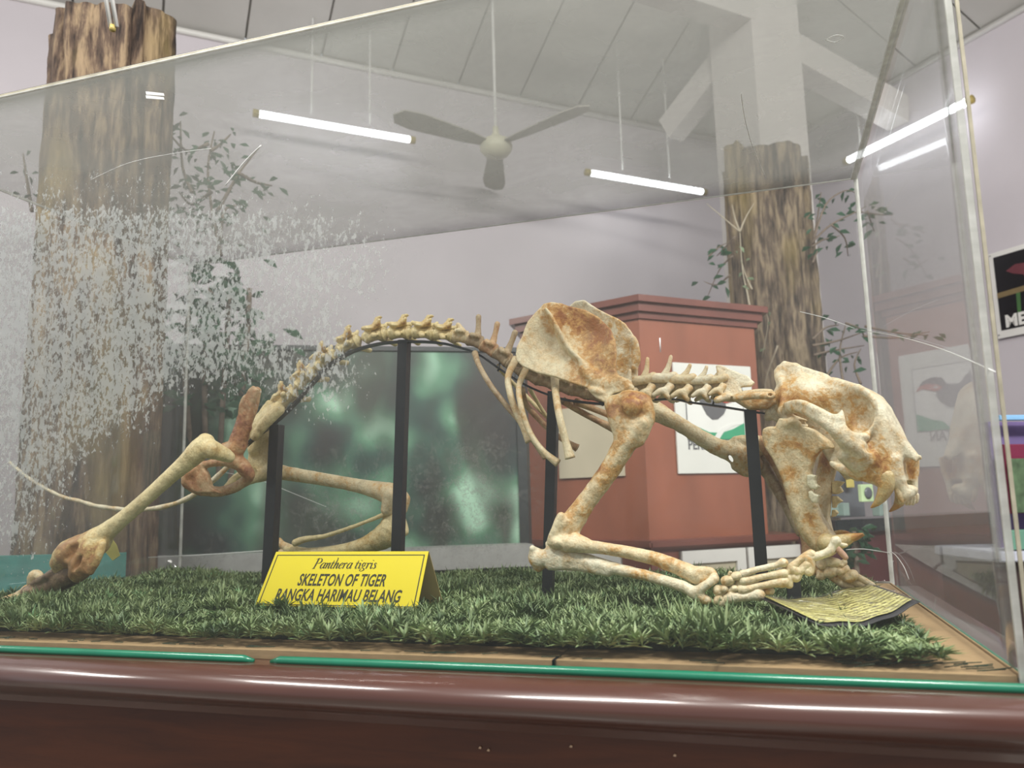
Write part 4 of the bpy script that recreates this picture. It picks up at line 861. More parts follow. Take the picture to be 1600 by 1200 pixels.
q = [Y3(*c, .62) for c in ((172, 838), (182, 852), (187, 868), (176, 876), (164, 862))]
tag(slab('hanging_tag', q, .002, plain('olive_yellow_tag', (.42, .38, .10), .6), None, n=(0, 1, 0)), 'small olive-yellow tag behind the outstretched hind knee at left', 'tag')
# ------------------------------------------------------------------ mount
mt = thing('skeleton_mount', 'black steel mount: four square posts and a thin bar under the spine', 'stand', (1.2, .56, 1.0))
def post(ut, vt, ub, vb, w=17):
    a = Y3(ut, vt, .565); b = Y3(ub, vb, .565); b = a+(b-a)*1.0; b[2] = 1.012; d = (a-CAM)@_f; ww = w/FPX*d
    tube('support_post', [b, a], ww/2*1.30, BLACKM, mt, 4, False)
post(433, 664, 420, 885, 18); post(632, 532, 619, 868, 17); post(865, 612, 855, 908, 17); post(1172, 640, 1190, 886, 20)
bar = [(384, 697), (402, 681), (424, 665), (452, 640), (475, 615), (495, 592), (517, 570), (550, 550), (590, 538), (635, 534), (687, 536), (725, 545), (750, 555), (782, 577), (805, 592), (830, 606), (860, 618), (890, 626), (945, 632)]
tube('spine_bar', smooth_path([Y3(u, v, .56) for u, v in bar], 4), .0075, BLACKM, mt, 4, False, (.45, 1.6))
tube('neck_bar', smooth_path([Y3(u, v, .56) for u, v in ((945, 632), (1040, 624), (1080, 629), (1130, 636), (1180, 644), (1215, 650), (1240, 652))], 4), .006, BLACKM, mt, 4, False, (.45, 1.6))
for u, v in ((1118, 628), (945, 630), (782, 576)): tube('clip', [Y3(u-1, v-9, .55), Y3(u-4, v+4, .545)], .0022, BLACKM, mt, 5)
# ------------------------------------------------------------------ skeleton
sk = thing('tiger_skeleton', 'crouching tiger skeleton, cream and rust-stained bones, skull with jaws wide open at right', 'skeleton', (1.2, .56, 1.0))
# --- vertebrae: templates in local metres (x along the spine to the head, z up)
class FL(Fr):
    def __init__(s): super().__init__()
    def p(s, u, v, w): return np.array([u, v, w], float)*[.001, .001, 1], .001       # millimetres
LF = FL()
def lumbar(sp, tr, nm):
    S_ = Sdf(LF); S_.chain([(-18, 0, 0, 13), (-6, -1, 0, 10.5), (8, -1, 0, 10.5), (18, 0, 0, 13)], .005)
    for w in (.011, -.011): S_.chain([(-12, 15, w, 6), (4, 16, w, 6), (15, 19, w, 5)], .005); S_.chain([(15, 18, w*1.5, 5), (20, 25, w*1.7, 4)], .004); S_.chain([(-14, 17, w, 5), (-22, 18, w*.9, 4)], .003); S_.chain([(2, 12, w*1.6, 4), (-8, 13, w*2.1, 3)], .003)
    S_.plate([(-12, 16), (14, 16), (12, 24), (9, 24+sp*.55), (13, 24+sp), (18, 27+sp), (16, 30+sp), (4, 30+sp), (0, 25+sp), (-2, 24+sp*.5)], [(0, 20, 0)], [(0, 20, .006), (5, 24+sp, .0035), (12, 28+sp, .005)], .003, .005)
    if tr:
        for sg in (1, -1): S_.chain([(0, -2, sg*.012, 6), (8, -7, sg*.03, 5), (18, -14, sg*.05, 4)], .005); S_.chain([(4, -2, sg*.012, 4), (12, -8, sg*.03, 4), (22, -13, sg*.05, 3)], .005)
    for x in (-20, 20): S_.ell(x, -1, 0, 2.8, 15, .016, 0, .002)
    S_.ell(20, 11, -.024, 6, 4, .010, 0, .003, '-'); S_.ell(20, 11, .024, 6, 4, .010, 0, .003, '-'); S_.ell(0, 2, -.018, 9, 4, .008, 0, .006, '-')
    S_.stain(0, 20, -.01, 16, .7); S_.stain(18, 12, -.02, 8, .9)
    o = S_.build(nm, BONE, .0016, None, .0008, 2); return o
def thoracic(nm, sp=34):
    S_ = Sdf(LF); S_.chain([(-14, 0, 0, 12), (0, 0, 0, 10), (14, 0, 0, 12)], .005)
    for w in (.012, -.012): S_.chain([(-8, 13, w, 6), (8, 14, w, 6)], .006); S_.ell(2, 13, w*1.9, 7, 6, .008)
    S_.chain([(0, 16, 0, 6), (-6, 16+sp*.5, 0, 4.5), (-12, 16+sp, 0, 4.5)], .006); S_.chain([(4, 14, 0, 6), (-2, 16+sp*.5, 0, 4), (-9, 16+sp, 0, 4)], .005)
    for x in (-15, 15): S_.ell(x, 0, 0, 2.5, 13, .014, 0, .003)
    return S_.build(nm, BONE_DARK, .0022, None, .0006, 3)
def cervical(nm, sp=18):
    S_ = Sdf(LF); S_.chain([(-15, -2, 0, 11), (15, -2, 0, 11)], .005)
    for sg in (1, -1):
        S_.chain([(-16, 12, sg*.018, 8), (0, 11, sg*.018, 8), (15, 14, sg*.017, 8)], .006); S_.chain([(-22, 9, sg*.018, 5), (-12, 10, sg*.018, 7)], .004)
        S_.chain([(12, -4, sg*.02, 6), (-4, -12, sg*.03, 6), (-16, -20, sg*.034, 4)], .006); S_.chain([(8, -6, sg*.02, 5), (4, -18, sg*.028, 5), (10, -24, sg*.026, 4)], .006)
        S_.ell(0, -1, sg*.030, 7, 3.5, .006, .5, .003, '-')
    S_.chain([(-4, 16, 0, 7), (4, 20+sp*.4, 0, 4.5), (8, 20+sp, 0, 3.5)], .006)
    return S_.build(nm, BONE, .0022, None, .0006, 5)
L0 = lumbar(9, True, 'lumbar_vertebra'); T0 = thoracic('thoracic_vertebra', 42); T1 = thoracic('thoracic_vertebra', 14); C0 = cervical('cervical_vertebra', 18); C1 = cervical('cervical_vertebra', 30)
used = set()
def put(tmpl, u, v, ang, sc_, m=None, y=.56):
    o = tmpl if tmpl.name not in used else tmpl.copy()
    if tmpl.name not in used: used.add(tmpl.name)
    else: COL.objects.link(o)
    if m is not None and m != tmpl.data.materials[0]:
        key = (tmpl.data.name, m.name)
        if key not in MC: q = tmpl.data.copy(); q.materials.clear(); q.materials.append(m); MC[key] = q
        o.data = MC[key]
    p = Y3(u, v, y); o.parent = sk; s = sc_
    o.matrix_basis = Matrix.Translation(V3(p)-Vector(sk.location)) @ Matrix.Rotation(-ang, 4, 'Y') @ Matrix.Diagonal((s*random.uniform(.97, 1.03), s, s, 1)); return o
MC = {}
path = [(432, 637), (448, 623), (464, 606), (482, 586), (503, 566), (530, 545), (562, 530), (597, 521), (630, 519), (662, 519), (690, 521), (717, 527), (738, 533), (757, 541), (775, 552), (792, 566), (812, 578), (832, 589), (853, 598), (878, 605), (903, 612), (925, 618)]
def tang(i, P):
    a = Y3(*P[max(i-1, 0)], .56); b = Y3(*P[min(i+1, len(P)-1)], .56); d = b-a; return math.atan2(d[2], d[0]), np.linalg.norm(d)
lum = [(448, 622), (477, 590), (508, 561), (545, 537), (587, 523), (625, 519), (662, 519), (694, 522)]
for i, q in enumerate(lum):
    a, L = tang(i, lum); k = L/(2 if 0 < i < len(lum)-1 else 1)/.049; put(L0, q[0], q[1]+1, a, min(k, 1.22)*.97, BONE_YEL if i < 4 else None)
th_ = [(720, 528), (742, 535), (763, 546), (784, 559), (806, 574), (830, 588), (856, 598), (880, 606), (905, 613), (930, 619), (955, 624)]
for i, q in enumerate(th_):
    a, L = tang(i, th_); k = L/(2 if 0 < i < len(th_)-1 else 1)/.036; put(T1 if i == 0 or i > 3 else T0, q[0], q[1], a+(.0 if i > 3 else .10*(2-i)), min(k, 1.2), BONE_DARK if i > 3 else (BONE if i == 0 else BONE_RED if i == 2 else None))
cv = [(985, 612), (1011, 605), (1040, 603), (1069, 605), (1098, 605), (1122, 603)]
for i, q in enumerate(cv):
    a, L = tang(i, cv); k = L/(2 if 0 < i < len(cv)-1 else 1)/.038; put(C1 if i in (1, 2) else C0, q[0], q[1], a, min(k, 1.1)*1.22, BONE if i % 2 else BONE_PALE)
for o in (L0, T0, T1, C0, C1):
    if o.name not in used: bpy.data.objects.remove(o)
# axis and atlas
S_ = Sdf(); S_.plate([(1118, 571), (1125, 570), (1143, 578), (1169, 588), (1180, 598), (1174, 604), (1157, 605), (1160, 613), (1162, 622), (1138, 624), (1118, 616), (1126, 602), (1123, 591)], [(1140, 600, .555)], [(1120, 575, .005), (1150, 590, .007), (1140, 615, .016)], .003)
S_.chain([(1122, 616, .56, 11), (1160, 620, .56, 9)], .006); S_.chain([(1135, 620, .535, 7), (1120, 625, .525, 5)], .006); S_.ell(1125, 610, .53, 6, 3, .01, -.3, .002, '-'); S_.build('axis_vertebra', BONE_PALE, .0022, sk)
S_ = Sdf(); S_.plate([(1162, 612), (1183, 609), (1206, 610), (1214, 618), (1213, 632), (1200, 640), (1170, 640), (1150, 628), (1142, 620)], [(1180, 620, .548)], [(1160, 620, .02), (1205, 620, .026)], .006)
S_.chain([(1150, 622, .51, 5), (1180, 618, .505, 6), (1206, 618, .51, 6)], .008); S_.ell(1203, 617, .505, 3, 2.3, .012, 0, .002, '-'); S_.stain(1190, 634, .53, 16, .5); S_.build('atlas_vertebra', BONE, .0022, sk)
# sacrum, tail
S_ = Sdf(); S_.chain([(432, 640, .56, 14), (414, 658, .56, 12), (398, 674, .56, 9), (386, 688, .56, 7)], .008); S_.chain([(420, 630, .56, 5), (408, 646, .56, 5), (396, 660, .56, 4)], .006)
S_.chain([(436, 640, .535, 9), (415, 660, .53, 9), (398, 682, .535, 7)], .012); S_.chain([(436, 640, .585, 9), (415, 660, .59, 9), (398, 682, .585, 7)], .012); S_.build('sacrum', BONE_YEL, .0025, sk, .001)
tp = smooth_path([(388, 690, .56), (350, 735, .555), (300, 775, .55), (250, 793, .55), (200, 796, .55), (175, 794, .55), (148, 790, .55), (125, 783, .55), (100, 777, .55), (80, 768, .55), (60, 757, .55), (37, 741, .55), (15, 722, .55)], 6)
tube('tail', [Y3(u, v, w) for u, v, w in tp], [(.0058-.0025*i/len(tp))*(1+.35*abs(math.sin(i*.62))) for i in range(len(tp))], BONE_PALE, sk, 10)
# --- pelvis
def pelvis(w, m, far):
    S_ = Sdf(); S_.chain([(350, 706, w, 13), (368, 700, w, 15), (374, 684, w, 14), (382, 660, w, 12), (392, 636, w, 11), (400, 612, w, 8)], .008)
    S_.plate([(402, 603), (410, 610), (398, 640), (390, 668), (378, 690), (360, 690), (368, 660), (380, 625)], [(400, 610, w+(.03 if far else -.03)), (370, 690, w)], [(390, 640, .006)], .003)
    S_.chain([(296, 738, w, 8), (318, 727, w+.01, 6), (345, 722, w, 7), (366, 722, w, 11)], .006)
    S_.chain([(366, 715, w, 12), (384, 735, w+(.02 if not far else -.02), 11), (388, 745, w+(.03 if not far else -.03), 9), (372, 759, w+(.04 if not far else -.04), 8), (345, 768, w+(.04 if not far else -.04), 8), (312, 765, w+.02, 9), (291, 752, w, 8), (296, 738, w, 8)], .007)
    S_.plate([(288, 740), (318, 728), (326, 740), (330, 758), (345, 770), (310, 770), (288, 757)], [(310, 750, w+.008)], [(310, 750, .009)], .004)
    S_.stain(380, 670, w, 30, .6); S_.stain(385, 738, w, 18, .7); S_.stain(300, 750, w, 18, .4); return S_.build('hip_bone', m, .0024, sk, .0012, 4)
pelvis(.475, BONE_RED, False)
S_ = Sdf(); S_.chain([(400, 700, .62, 13), (412, 672, .62, 12), (424, 645, .63, 10), (432, 622, .64, 8)], .01); S_.plate([(392, 690), (430, 680), (436, 735), (418, 748), (395, 745), (388, 720)], [(410, 720, .62)], [(410, 720, .006)], .004); S_.chain([(430, 735, .63, 12), (412, 742, .62, 10), (388, 752, .6, 6), (352, 768, .58, 5), (338, 770, .57, 5)], .008)
S_.chain([(395, 735, .6, 6), (368, 745, .58, 5), (352, 765, .57, 5)], .006); S_.build('hip_bone', BONE_YEL, .0025, sk, .001, 1)
# --- hind legs
w = .40
S_ = Sdf(); S_.chain([(322, 690, w, 12), (312, 702, w, 17), (292, 722, w, 14), (262, 748, w, 11.5), (225, 782, w, 11), (190, 812, w, 12), (165, 832, w, 15), (148, 848, w, 19)], .01)
S_.chain([(330, 702, w, 15), (350, 710, w+.03, 11), (358, 714, w+.04, 9)], .008); S_.ell(322, 686, w, 12, 8, .014, -.4)
S_.chain([(152, 846, w, 20), (132, 856, w, 22), (116, 864, w-.005, 22)], .012); S_.chain([(140, 862, w-.018, 15), (130, 882, w-.020, 19), (122, 896, w-.018, 14)], .02); S_.chain([(118, 858, w-.012, 15), (100, 870, w-.012, 17), (94, 888, w-.006, 12)], .02); S_.ell(114, 884, w+.02, 20, 18, .016, 0, .015); S_.chain([(160, 850, w-.02, 6), (152, 872, w-.026, 7), (140, 892, w-.026, 7)], .008); S_.ell(110, 862, w-.04, 16, 7, .014, .9, .008, '-')
S_.chain([(104, 862, w-.03, 8), (88, 880, w-.02, 9)], .006); S_.ell(120, 880, w-.046, 12, 4, .014, 1.1, .008, '-')
S_.stain(118, 865, w-.02, 40, 1.6); S_.stain(140, 895, w-.02, 30, 1.0); S_.stain(340, 700, w, 14, .5); S_.build('femur', BONE_YEL, .0024, sk, .0008, 2)
S_ = Sdf(); S_.chain([(124, 892, w, 16), (104, 902, w, 17), (80, 916, w, 14), (60, 924, w, 12), (45, 926, w, 12)], .01); S_.chain([(92, 890, w, 10), (75, 900, w-.02, 6), (52, 914, w, 7)], .006); S_.stain(95, 900, w, 60, 1.2); S_.build('tibia', BONE_DARK, .0024, sk, .001, 6)
S_ = Sdf(); S_.chain([(50, 912, w, 7), (54, 899, w, 9), (62, 900, w, 6)], .006); S_.build('kneecap', BONE, .0022, sk, .001)
S_ = Sdf(); S_.chain([(44, 922, w, 9), (30, 929, w, 6), (14, 935, w, 5)], .005); S_.chain([(40, 932, w-.01, 6), (20, 936, w-.01, 5), (5, 938, w-.01, 5)], .005); S_.build('tarsal_bone', BONE, .0022, sk, .001)
w = .70
S_ = Sdf(); S_.chain([(410, 742, .64, 9), (428, 736, .68, 12), (450, 740, w, 11), (500, 748, w, 10), (555, 758, w, 10.5), (590, 766, w, 14), (610, 772, w, 18)], .01); S_.chain([(612, 775, w-.02, 14), (605, 796, w-.02, 10)], .008); S_.chain([(622, 775, w+.02, 14), (632, 780, w+.02, 9), (628, 795, w+.02, 9)], .008); S_.build('femur', BONE, .0025, sk, .0008)
S_ = Sdf(); S_.chain([(612, 815, w, 15), (605, 835, w, 20), (570, 852, w, 13), (530, 861, w, 10), (480, 864, w, 8), (450, 858, w, 8)], .01); S_.chain([(626, 806, w, 7), (630, 830, w, 9)], .008); S_.stain(590, 835, w, 30, .5); S_.build('tibia', BONE_YEL, .0025, sk, .001)
S_ = Sdf(); S_.chain([(602, 803, w-.02, 4), (575, 814, w-.02, 3), (540, 827, w-.02, 3), (505, 838, w-.02, 3.5), (475, 843, w-.02, 5), (462, 848, w-.02, 6)], .004); S_.build('fibula', BONE_YEL, .002, sk, .0005)
S_ = Sdf(); S_.chain([(437, 843, w, 3), (442, 852, w, 6), (455, 860, w, 8), (440, 866, w, 8)], .005); S_.build('heel_bone', BONE, .0022, sk, .0005)
# --- scapulae
near = [(807.5, 555), (808, 543), (816, 523), (823, 502), (835, 487), (848, 473), (860, 470), (875, 472), (890, 477), (913, 482), (933, 493), (953, 513), (963, 533), (965.5, 557), (964, 580), (968, 589), (985, 596), (989, 606), (978, 614), (963, 617), (950, 632), (935, 624), (922, 609), (897, 601), (873, 592), (843, 585), (820, 574), (810, 566)]
S_ = Sdf(); hc = [(808, 555, .46), (850, 472, .475), (820, 520, .468), (960, 540, .452), (900, 480, .478), (925, 520, .480), (860, 540, .475), (870, 580, .45), (920, 600, .448), (960, 605, .452)]
S_.plate(near, hc, [(850, 520, .0042), (900, 560, .0045), (930, 590, .009), (970, 600, .018), (960, 540, .0045)], .003, .006)
ridge = [(850, 484, 2), (856, 492, 3.5), (864, 506, 4.5), (872, 522, 5), (881, 539, 5), (891, 552, 5), (902, 562, 5), (910, 573, 5.5), (915, 585, 7)]
for i, dw in enumerate((-.004, -.010, -.016, -.022, -.027)): S_.chain([(u+.7*i, v-.5*i, .470+dw, r*(1-.10*i)) for u, v, r in ridge], .006)
S_.chain([(913, 578, .445, 8), (925, 592, .443, 9), (945, 603, .442, 9)], .008); S_.chain([(912, 570, .448, 6), (935, 588, .445, 7), (955, 602, .445, 7)], .008); S_.chain([(958, 600, .455, 13), (975, 604, .46, 12)], .01)
S_.ell(935, 612, .438, 16, 7, .012, -.3, .004); S_.chain([(975, 600, .44, 6), (985, 606, .44, 6)], .005)
S_.stain(945, 520, .47, 28, 1.15); S_.stain(880, 492, .475, 26, 1.0); S_.stain(952, 575, .46, 26, .95); S_.stain(918, 510, .48, 26, .6); S_.stain(905, 585, .45, 20, .5); S_.stain(850, 560, .46, 40, -.1); S_.stain(895, 550, .44, 9, -.9); S_.build('shoulder_blade', BONE, .0018, sk, .0006, 2)
far = [(880, 500), (890, 478), (900, 471), (914, 470), (934, 483), (950, 491), (968, 500), (978, 507), (986, 517), (998, 537), (1002, 553), (1001, 566), (997, 575), (996, 590), (988, 610), (975, 615), (940, 600), (900, 560)]
S_ = Sdf(); S_.plate(far, [(900, 475, .61), (1000, 550, .60), (940, 560, .63), (960, 500, .61)], [(900, 500, .0046), (1000, 560, .0055), (985, 600, .014)], .003); S_.chain([(930, 520, .66, 5), (970, 590, .66, 6)], .006); S_.chain([(990, 530, .598, 3), (994, 553, .597, 4), (990, 575, .6, 4)], .01)
S_.stain(985, 560, .6, 22, .6); S_.stain(955, 510, .61, 25, .3); S_.build('shoulder_blade', BONE_PALE, .0024, sk, .0006)
# --- fore legs
w = .425
S_ = Sdf(); S_.chain([(972, 640, w+.02, 22), (985, 655, w+.01, 24), (982, 680, w, 19.5), (968, 708, w, 17), (950, 738, w, 15.5), (925, 772, w, 15), (905, 800, w, 16.5), (890, 822, w, 19)], .012)
S_.chain([(966, 630, w+.01, 14), (985, 622, w, 13), (1005, 630, w, 14), (1010, 655, w, 13), (996, 685, w, 13)], .01); S_.ell(986, 634, w-.022, 17, 14, .014, .2, .008); S_.chain([(955, 630, w+.01, 10), (962, 655, w, 12), (972, 680, w, 12)], .01)
S_.chain([(1002, 660, w-.02, 7), (985, 690, w-.018, 6), (970, 712, w-.01, 6)], .012)
S_.chain([(884, 826, w, 20), (873, 845, w, 17)], .01); S_.ell(884, 848, w-.02, 18, 15, .012, -.5); S_.ell(870, 848, w-.03, 8, 7, .008); S_.chain([(876, 806, w-.02, 6), (866, 830, w-.025, 6), (862, 848, w-.02, 8)], .008); S_.ell(900, 842, w-.01, 10, 9, .016)
S_.ell(873, 853, w-.042, 5, 4, .008, 0, .004, '-'); S_.ell(880, 828, w-.035, 4, 14, .012, -.5, .008, '-')
S_.stain(986, 632, w-.02, 20, 1.2); S_.stain(960, 640, w, 16, .9); S_.stain(965, 700, w, 22, .55); S_.stain(945, 745, w, 20, .5); S_.stain(935, 722, w, 12, .5); S_.stain(915, 790, w, 16, .4); S_.stain(1005, 625, w, 14, .8); S_.build('upper_arm_bone', BONE, .0022, sk, .001, 7)
S_ = Sdf(); S_.chain([(836, 862, w, 7), (840, 875, w, 10), (842, 886, w, 8)], .008); S_.chain([(832, 857, w-.01, 5), (834, 866, w, 7)], .005); S_.chain([(840, 872, w, 13), (868, 872, w, 16), (890, 872, w-.005, 14), (920, 878, w-.01, 12), (960, 888, w-.02, 9.5), (1000, 897, w-.03, 8.5), (1040, 908, w-.04, 8.5), (1070, 918, w-.05, 9), (1090, 930, w-.055, 9), (1104, 938, w-.055, 7)], .01)
S_.chain([(862, 858, w, 8), (858, 850, w, 6)], .008); S_.chain([(860, 885, w-.01, 6), (900, 886, w-.012, 6), (950, 895, w-.02, 6)], .008); S_.ell(920, 872, w-.036, 40, 4, .01, -.13, .01, '-'); S_.chain([(1092, 922, w-.06, 7), (1112, 908, w-.06, 7), (1116, 900, w-.055, 6)], .007)
S_.stain(855, 868, w, 16, .6); S_.stain(1000, 898, w-.03, 18, .5); S_.stain(1090, 930, w-.05, 16, .5); S_.build('ulna', BONE_PALE, .0022, sk, .0008, 3)
S_ = Sdf(); S_.chain([(893, 850, w-.02, 13), (912, 853, w-.02, 11), (945, 857, w-.02, 9.5), (985, 864, w-.025, 10), (1030, 875, w-.03, 11), (1065, 889, w-.035, 12), (1090, 900, w-.04, 14), (1106, 902, w-.04, 14)], .01); S_.chain([(1088, 892, w-.045, 6), (1110, 893, w-.05, 7), (1117, 905, w-.05, 7)], .006); S_.chain([(898, 840, w-.02, 8), (915, 848, w-.02, 8)], .007)
S_.stain(1050, 880, w-.03, 24, .5); S_.stain(945, 860, w, 14, .5); S_.stain(1100, 900, w-.04, 16, .5); S_.build('radius', BONE, .0022, sk, .0008, 5)
wp = .37
for i, (u, v, a, b, rw) in enumerate([(1126, 924, 12, 10, .014), (1137, 908, 11, 9, .013), (1150, 901, 10, 7, .012), (1142, 922, 12, 9, .013), (1122, 938, 9, 7, .01), (1138, 935, 9, 8, .01), (1155, 912, 8, 7, .012), (1140, 897, 5, 3, .008), (1128, 941, 7, 8, .008)]):
    S_ = Sdf(); S_.ell(u, v, wp-.004*(i % 3), a, b, rw, -.3+.25*i); S_.ell(u+a*.5, v-3, wp-.01, a*.5, b*.6, rw*.7); S_.stain(u, v, wp, 8, .3*(i % 3)); S_.build('wrist_bone', BONE, .0018, sk, .0012, i*2.1)
for (pts, r0, m_) in [([(1160, 897), (1180, 891), (1200, 886), (1215, 882), (1223, 879)], 5.2, BONE_PALE), ([(1162, 908), (1185, 903), (1205, 899), (1222, 896)], 6, BONE), ([(1160, 921), (1180, 917), (1205, 912), (1222, 909)], 6.5, BONE), ([(1143, 934), (1158, 933), (1172, 931), (1184, 929)], 7.5, BONE_PALE)]:
    S_ = Sdf(); n_ = len(pts); S_.chain([(u, v, wp-.01, r0*(1.25 if i in (0, n_-1) else .95)) for i, (u, v) in enumerate(pts)], .004); e = pts[-1]; S_.ell(e[0]+1, e[1], wp-.01, r0*1.4, r0*1.25, .010, .3); S_.stain(e[0], e[1], wp, 7, .5); S_.build('metacarpal', m_, .0018, sk, .0008, pts[0][1])
for (pts, r0, m_) in [([(1233, 903), (1232, 913)], 6, BONE), ([(1196, 924), (1204, 923)], 5, BONE_PALE), ([(1229, 893), (1238, 886), (1250, 876), (1262, 868), (1268, 866)], 6.5, BONE), ([(1240, 902), (1246, 903), (1252, 888), (1262, 880)], 6, BONE), ([(1262, 872), (1280, 868), (1295, 862), (1302, 852), (1306, 846)], 7, BONE_PALE), ([(1304, 849), (1312, 850), (1322, 852)], 3.6, BONE_PALE), ([(1264, 874), (1268, 882), (1264, 892)], 7, BONE), ([(1240, 890), (1250, 893), (1262, 882)], 7, BONE)]:
    S_ = Sdf(); n_ = len(pts); S_.chain([(u, v, wp+.0, r0*(1.2 if i in (0, n_-1) and r0 > 4 else .95)) for i, (u, v) in enumerate(pts)], .004); S_.stain(pts[0][0], pts[0][1], wp, 6, .5); S_.build('toe_bone', m_, .0018, sk, .001, pts[0][0])
S_ = Sdf(); S_.chain([(1308, 857, wp+.06, 5), (1317, 866, wp+.06, 5), (1321, 871, wp+.06, 4.5)], .004); S_.build('claw_bone', bone_mat('pinkish_claw', (.55, .33, .24), (.5, .25, .17), (.4, .16, .1)), .0018, sk, .0003)
w = .66
S_ = Sdf(); S_.chain([(1012, 640, w, 20), (1030, 646, w, 15), (1060, 662, w, 12), (1095, 684, w, 12), (1125, 700, w, 14), (1145, 706, w, 17), (1166, 716, w, 19)], .01); S_.chain([(1150, 690, w, 9), (1180, 690, w, 11), (1190, 700, w, 12)], .008); S_.chain([(1152, 728, w, 9), (1168, 738, w, 8), (1180, 726, w, 12)], .008); S_.ell(1142, 716, w, 3, 7, .05, .45, .003, '-')
S_.stain(1165, 715, w, 20, .5); S_.build('upper_arm_bone', BONE_DARK if False else BONE, .0022, sk, .001, 4)
S_ = Sdf(); S_.chain([(1188, 690, w, 10), (1200, 700, w-.01, 12), (1218, 728, w-.02, 11), (1232, 758, w-.03, 11), (1245, 790, w-.04, 12), (1256, 820, w-.05, 12), (1266, 845, w-.06, 12), (1284, 862, w-.07, 14)], .01); S_.chain([(1262, 845, w-.06, 9), (1262, 868, w-.07, 9)], .008); S_.stain(1210, 715, w, 25, .5); S_.stain(1262, 830, w-.05, 20, .7); S_.build('radius', BONE_RED, .0022, sk, .001, 5)
S_ = Sdf(); S_.chain([(1192, 722, w+.02, 14), (1206, 748, w, 10), (1226, 782, w-.02, 9), (1240, 812, w-.04, 8), (1250, 832, w-.05, 7)], .01); S_.build('ulna', BONE_DARK, .0024, sk, .001, 5)
wf = .54
for i, (u, v, a, b, rw) in enumerate([(1287, 882, 12, 10, .013), (1302, 878, 14, 8, .013), (1298, 893, 12, 9, .012), (1316, 890, 12, 10, .012), (1282, 898, 9, 9, .01), (1330, 900, 12, 9, .012), (1272, 890, 6, 12, .01), (1318, 880, 7, 6, .01)]):
    S_ = Sdf(); S_.ell(u, v, wf-.004*(i % 3), a, b, rw, -.4+.2*i); S_.ell(u-a*.4, v+3, wf-.01, a*.5, b*.6, rw*.7); S_.stain(u, v, wf, 9, .3+.25*(i % 3)); S_.build('wrist_bone', BONE, .0018, sk, .0014, i*1.7)
for pts in ([(1310, 898), (1330, 908), (1350, 916)], [(1325, 894), (1345, 905), (1362, 915)], [(1300, 902), (1315, 912), (1330, 918)]): S_ = Sdf(); S_.chain([(u, v, wf, 6) for u, v in pts], .004); S_.stain(*pts[0], wf, 9, .5); S_.build('metacarpal', BONE, .002, sk, .001)
# --- ribs
RB = [([(742, 552), (748, 570), (765, 600), (788, 630), (815, 662), (838, 695), (852, 716)], .47, 4.2, BONE_DARK), ([(805, 563), (794, 588), (797, 615), (806, 642), (818, 668), (828, 690)], .46, 5, BONE), ([(822, 576), (811, 602), (813, 630), (822, 662), (835, 688), (852, 708), (872, 724)], .44, 4.4, BONE),
      ([(867, 590), (868, 612), (874, 650), (884, 690), (891, 716)], .42, 5.6, BONE), ([(815, 608), (822, 632), (842, 655), (862, 674), (888, 692), (902, 700)], .64, 4.6, BONE_RED), ([(778, 572), (795, 592), (815, 612), (835, 632), (858, 655)], .66, 3.4, BONE_YEL),
      ([(828, 608), (842, 632), (855, 652)], .66, 3.0, BONE_YEL), ([(880, 626), (905, 642), (935, 658), (962, 671)], .64, 5, BONE_RED), ([(900, 628), (925, 638), (950, 648), (964, 658)], .65, 5, BONE_RED)]
for pts, y, r, m_ in RB:
    P = smooth_path([Y3(u, v, .56+(y-.56)*min(1, .25+i*.5)) for i, (u, v) in enumerate(pts)], 6); k = ((P[0]-CAM)@_f)/FPX*r; n_ = len(P); R_ = [k*(1.25-.25*min(1, i/6))*(1+.45*max(0, (i-n_+7)/6)*(r > 4.3)) for i in range(n_)]
    tube('rib', P, R_, m_, sk, 10)
# ------------------------------------------------------------------ skull
O_ = Y3(1215, 610, .56); FS = Fr(math.radians(24), O_)
S_ = Sdf(FS)
prof_ = [(1212, 580), (1216, 571), (1226, 567), (1244, 567), (1252, 573), (1258, 582), (1275, 588), (1310, 591), (1335, 599), (1352, 607), (1372, 618), (1388, 635), (1402, 662), (1416, 688), (1436, 712), (1437, 728), (1418, 715), (1412, 722), (1418, 750), (1396, 762), (1372, 756), (1345, 748), (1322, 738), (1300, 722), (1285, 700), (1262, 680), (1240, 668), (1215, 660), (1203, 648), (1208, 632), (1216, 615), (1220, 605), (1214, 592)]
tc_ = [(1214, 575, .012), (1240, 572, .010), (1245, 590, .016), (1280, 592, .012), (1230, 620, .036), (1265, 615, .042), (1300, 610, .034), (1300, 640, .030), (1330, 605, .034), (1335, 640, .022), (1352, 615, .046), (1372, 625, .036), (1375, 660, .040), (1385, 700, .040), (1390, 750, .036), (1408, 690, .022), (1432, 715, .012), (1395, 640, .022), (1350, 700, .040), (1345, 745, .042), (1310, 720, .026), (1300, 690, .02), (1215, 650, .02), (1240, 660, .024), (1270, 670, .02)]
S_.plate(prof_, [(1300, 640, .0)], tc_, .008, .006)
S_.ell(1262, 622, 0, 46, 30, .048, -.1, .02); S_.chain([(1226, 568, 0, 4), (1252, 576, 0, 4), (1290, 590, 0, 6)], .006)
S_.chain([(1214, 582, 0, 4), (1222, 600, -.03, 4), (1224, 625, -.045, 5), (1222, 642, -.05, 6)], .008)          # nuchal crest, near side
S_.ell(1350, 690, -.02, 22, 40, .030, 0, .02)
S_.chain([(1380, 752, -.036, 11), (1378, 715, -.036, 11), (1380, 670, -.034, 9), (1376, 642, -.032, 6)], .014)  # canine root swelling
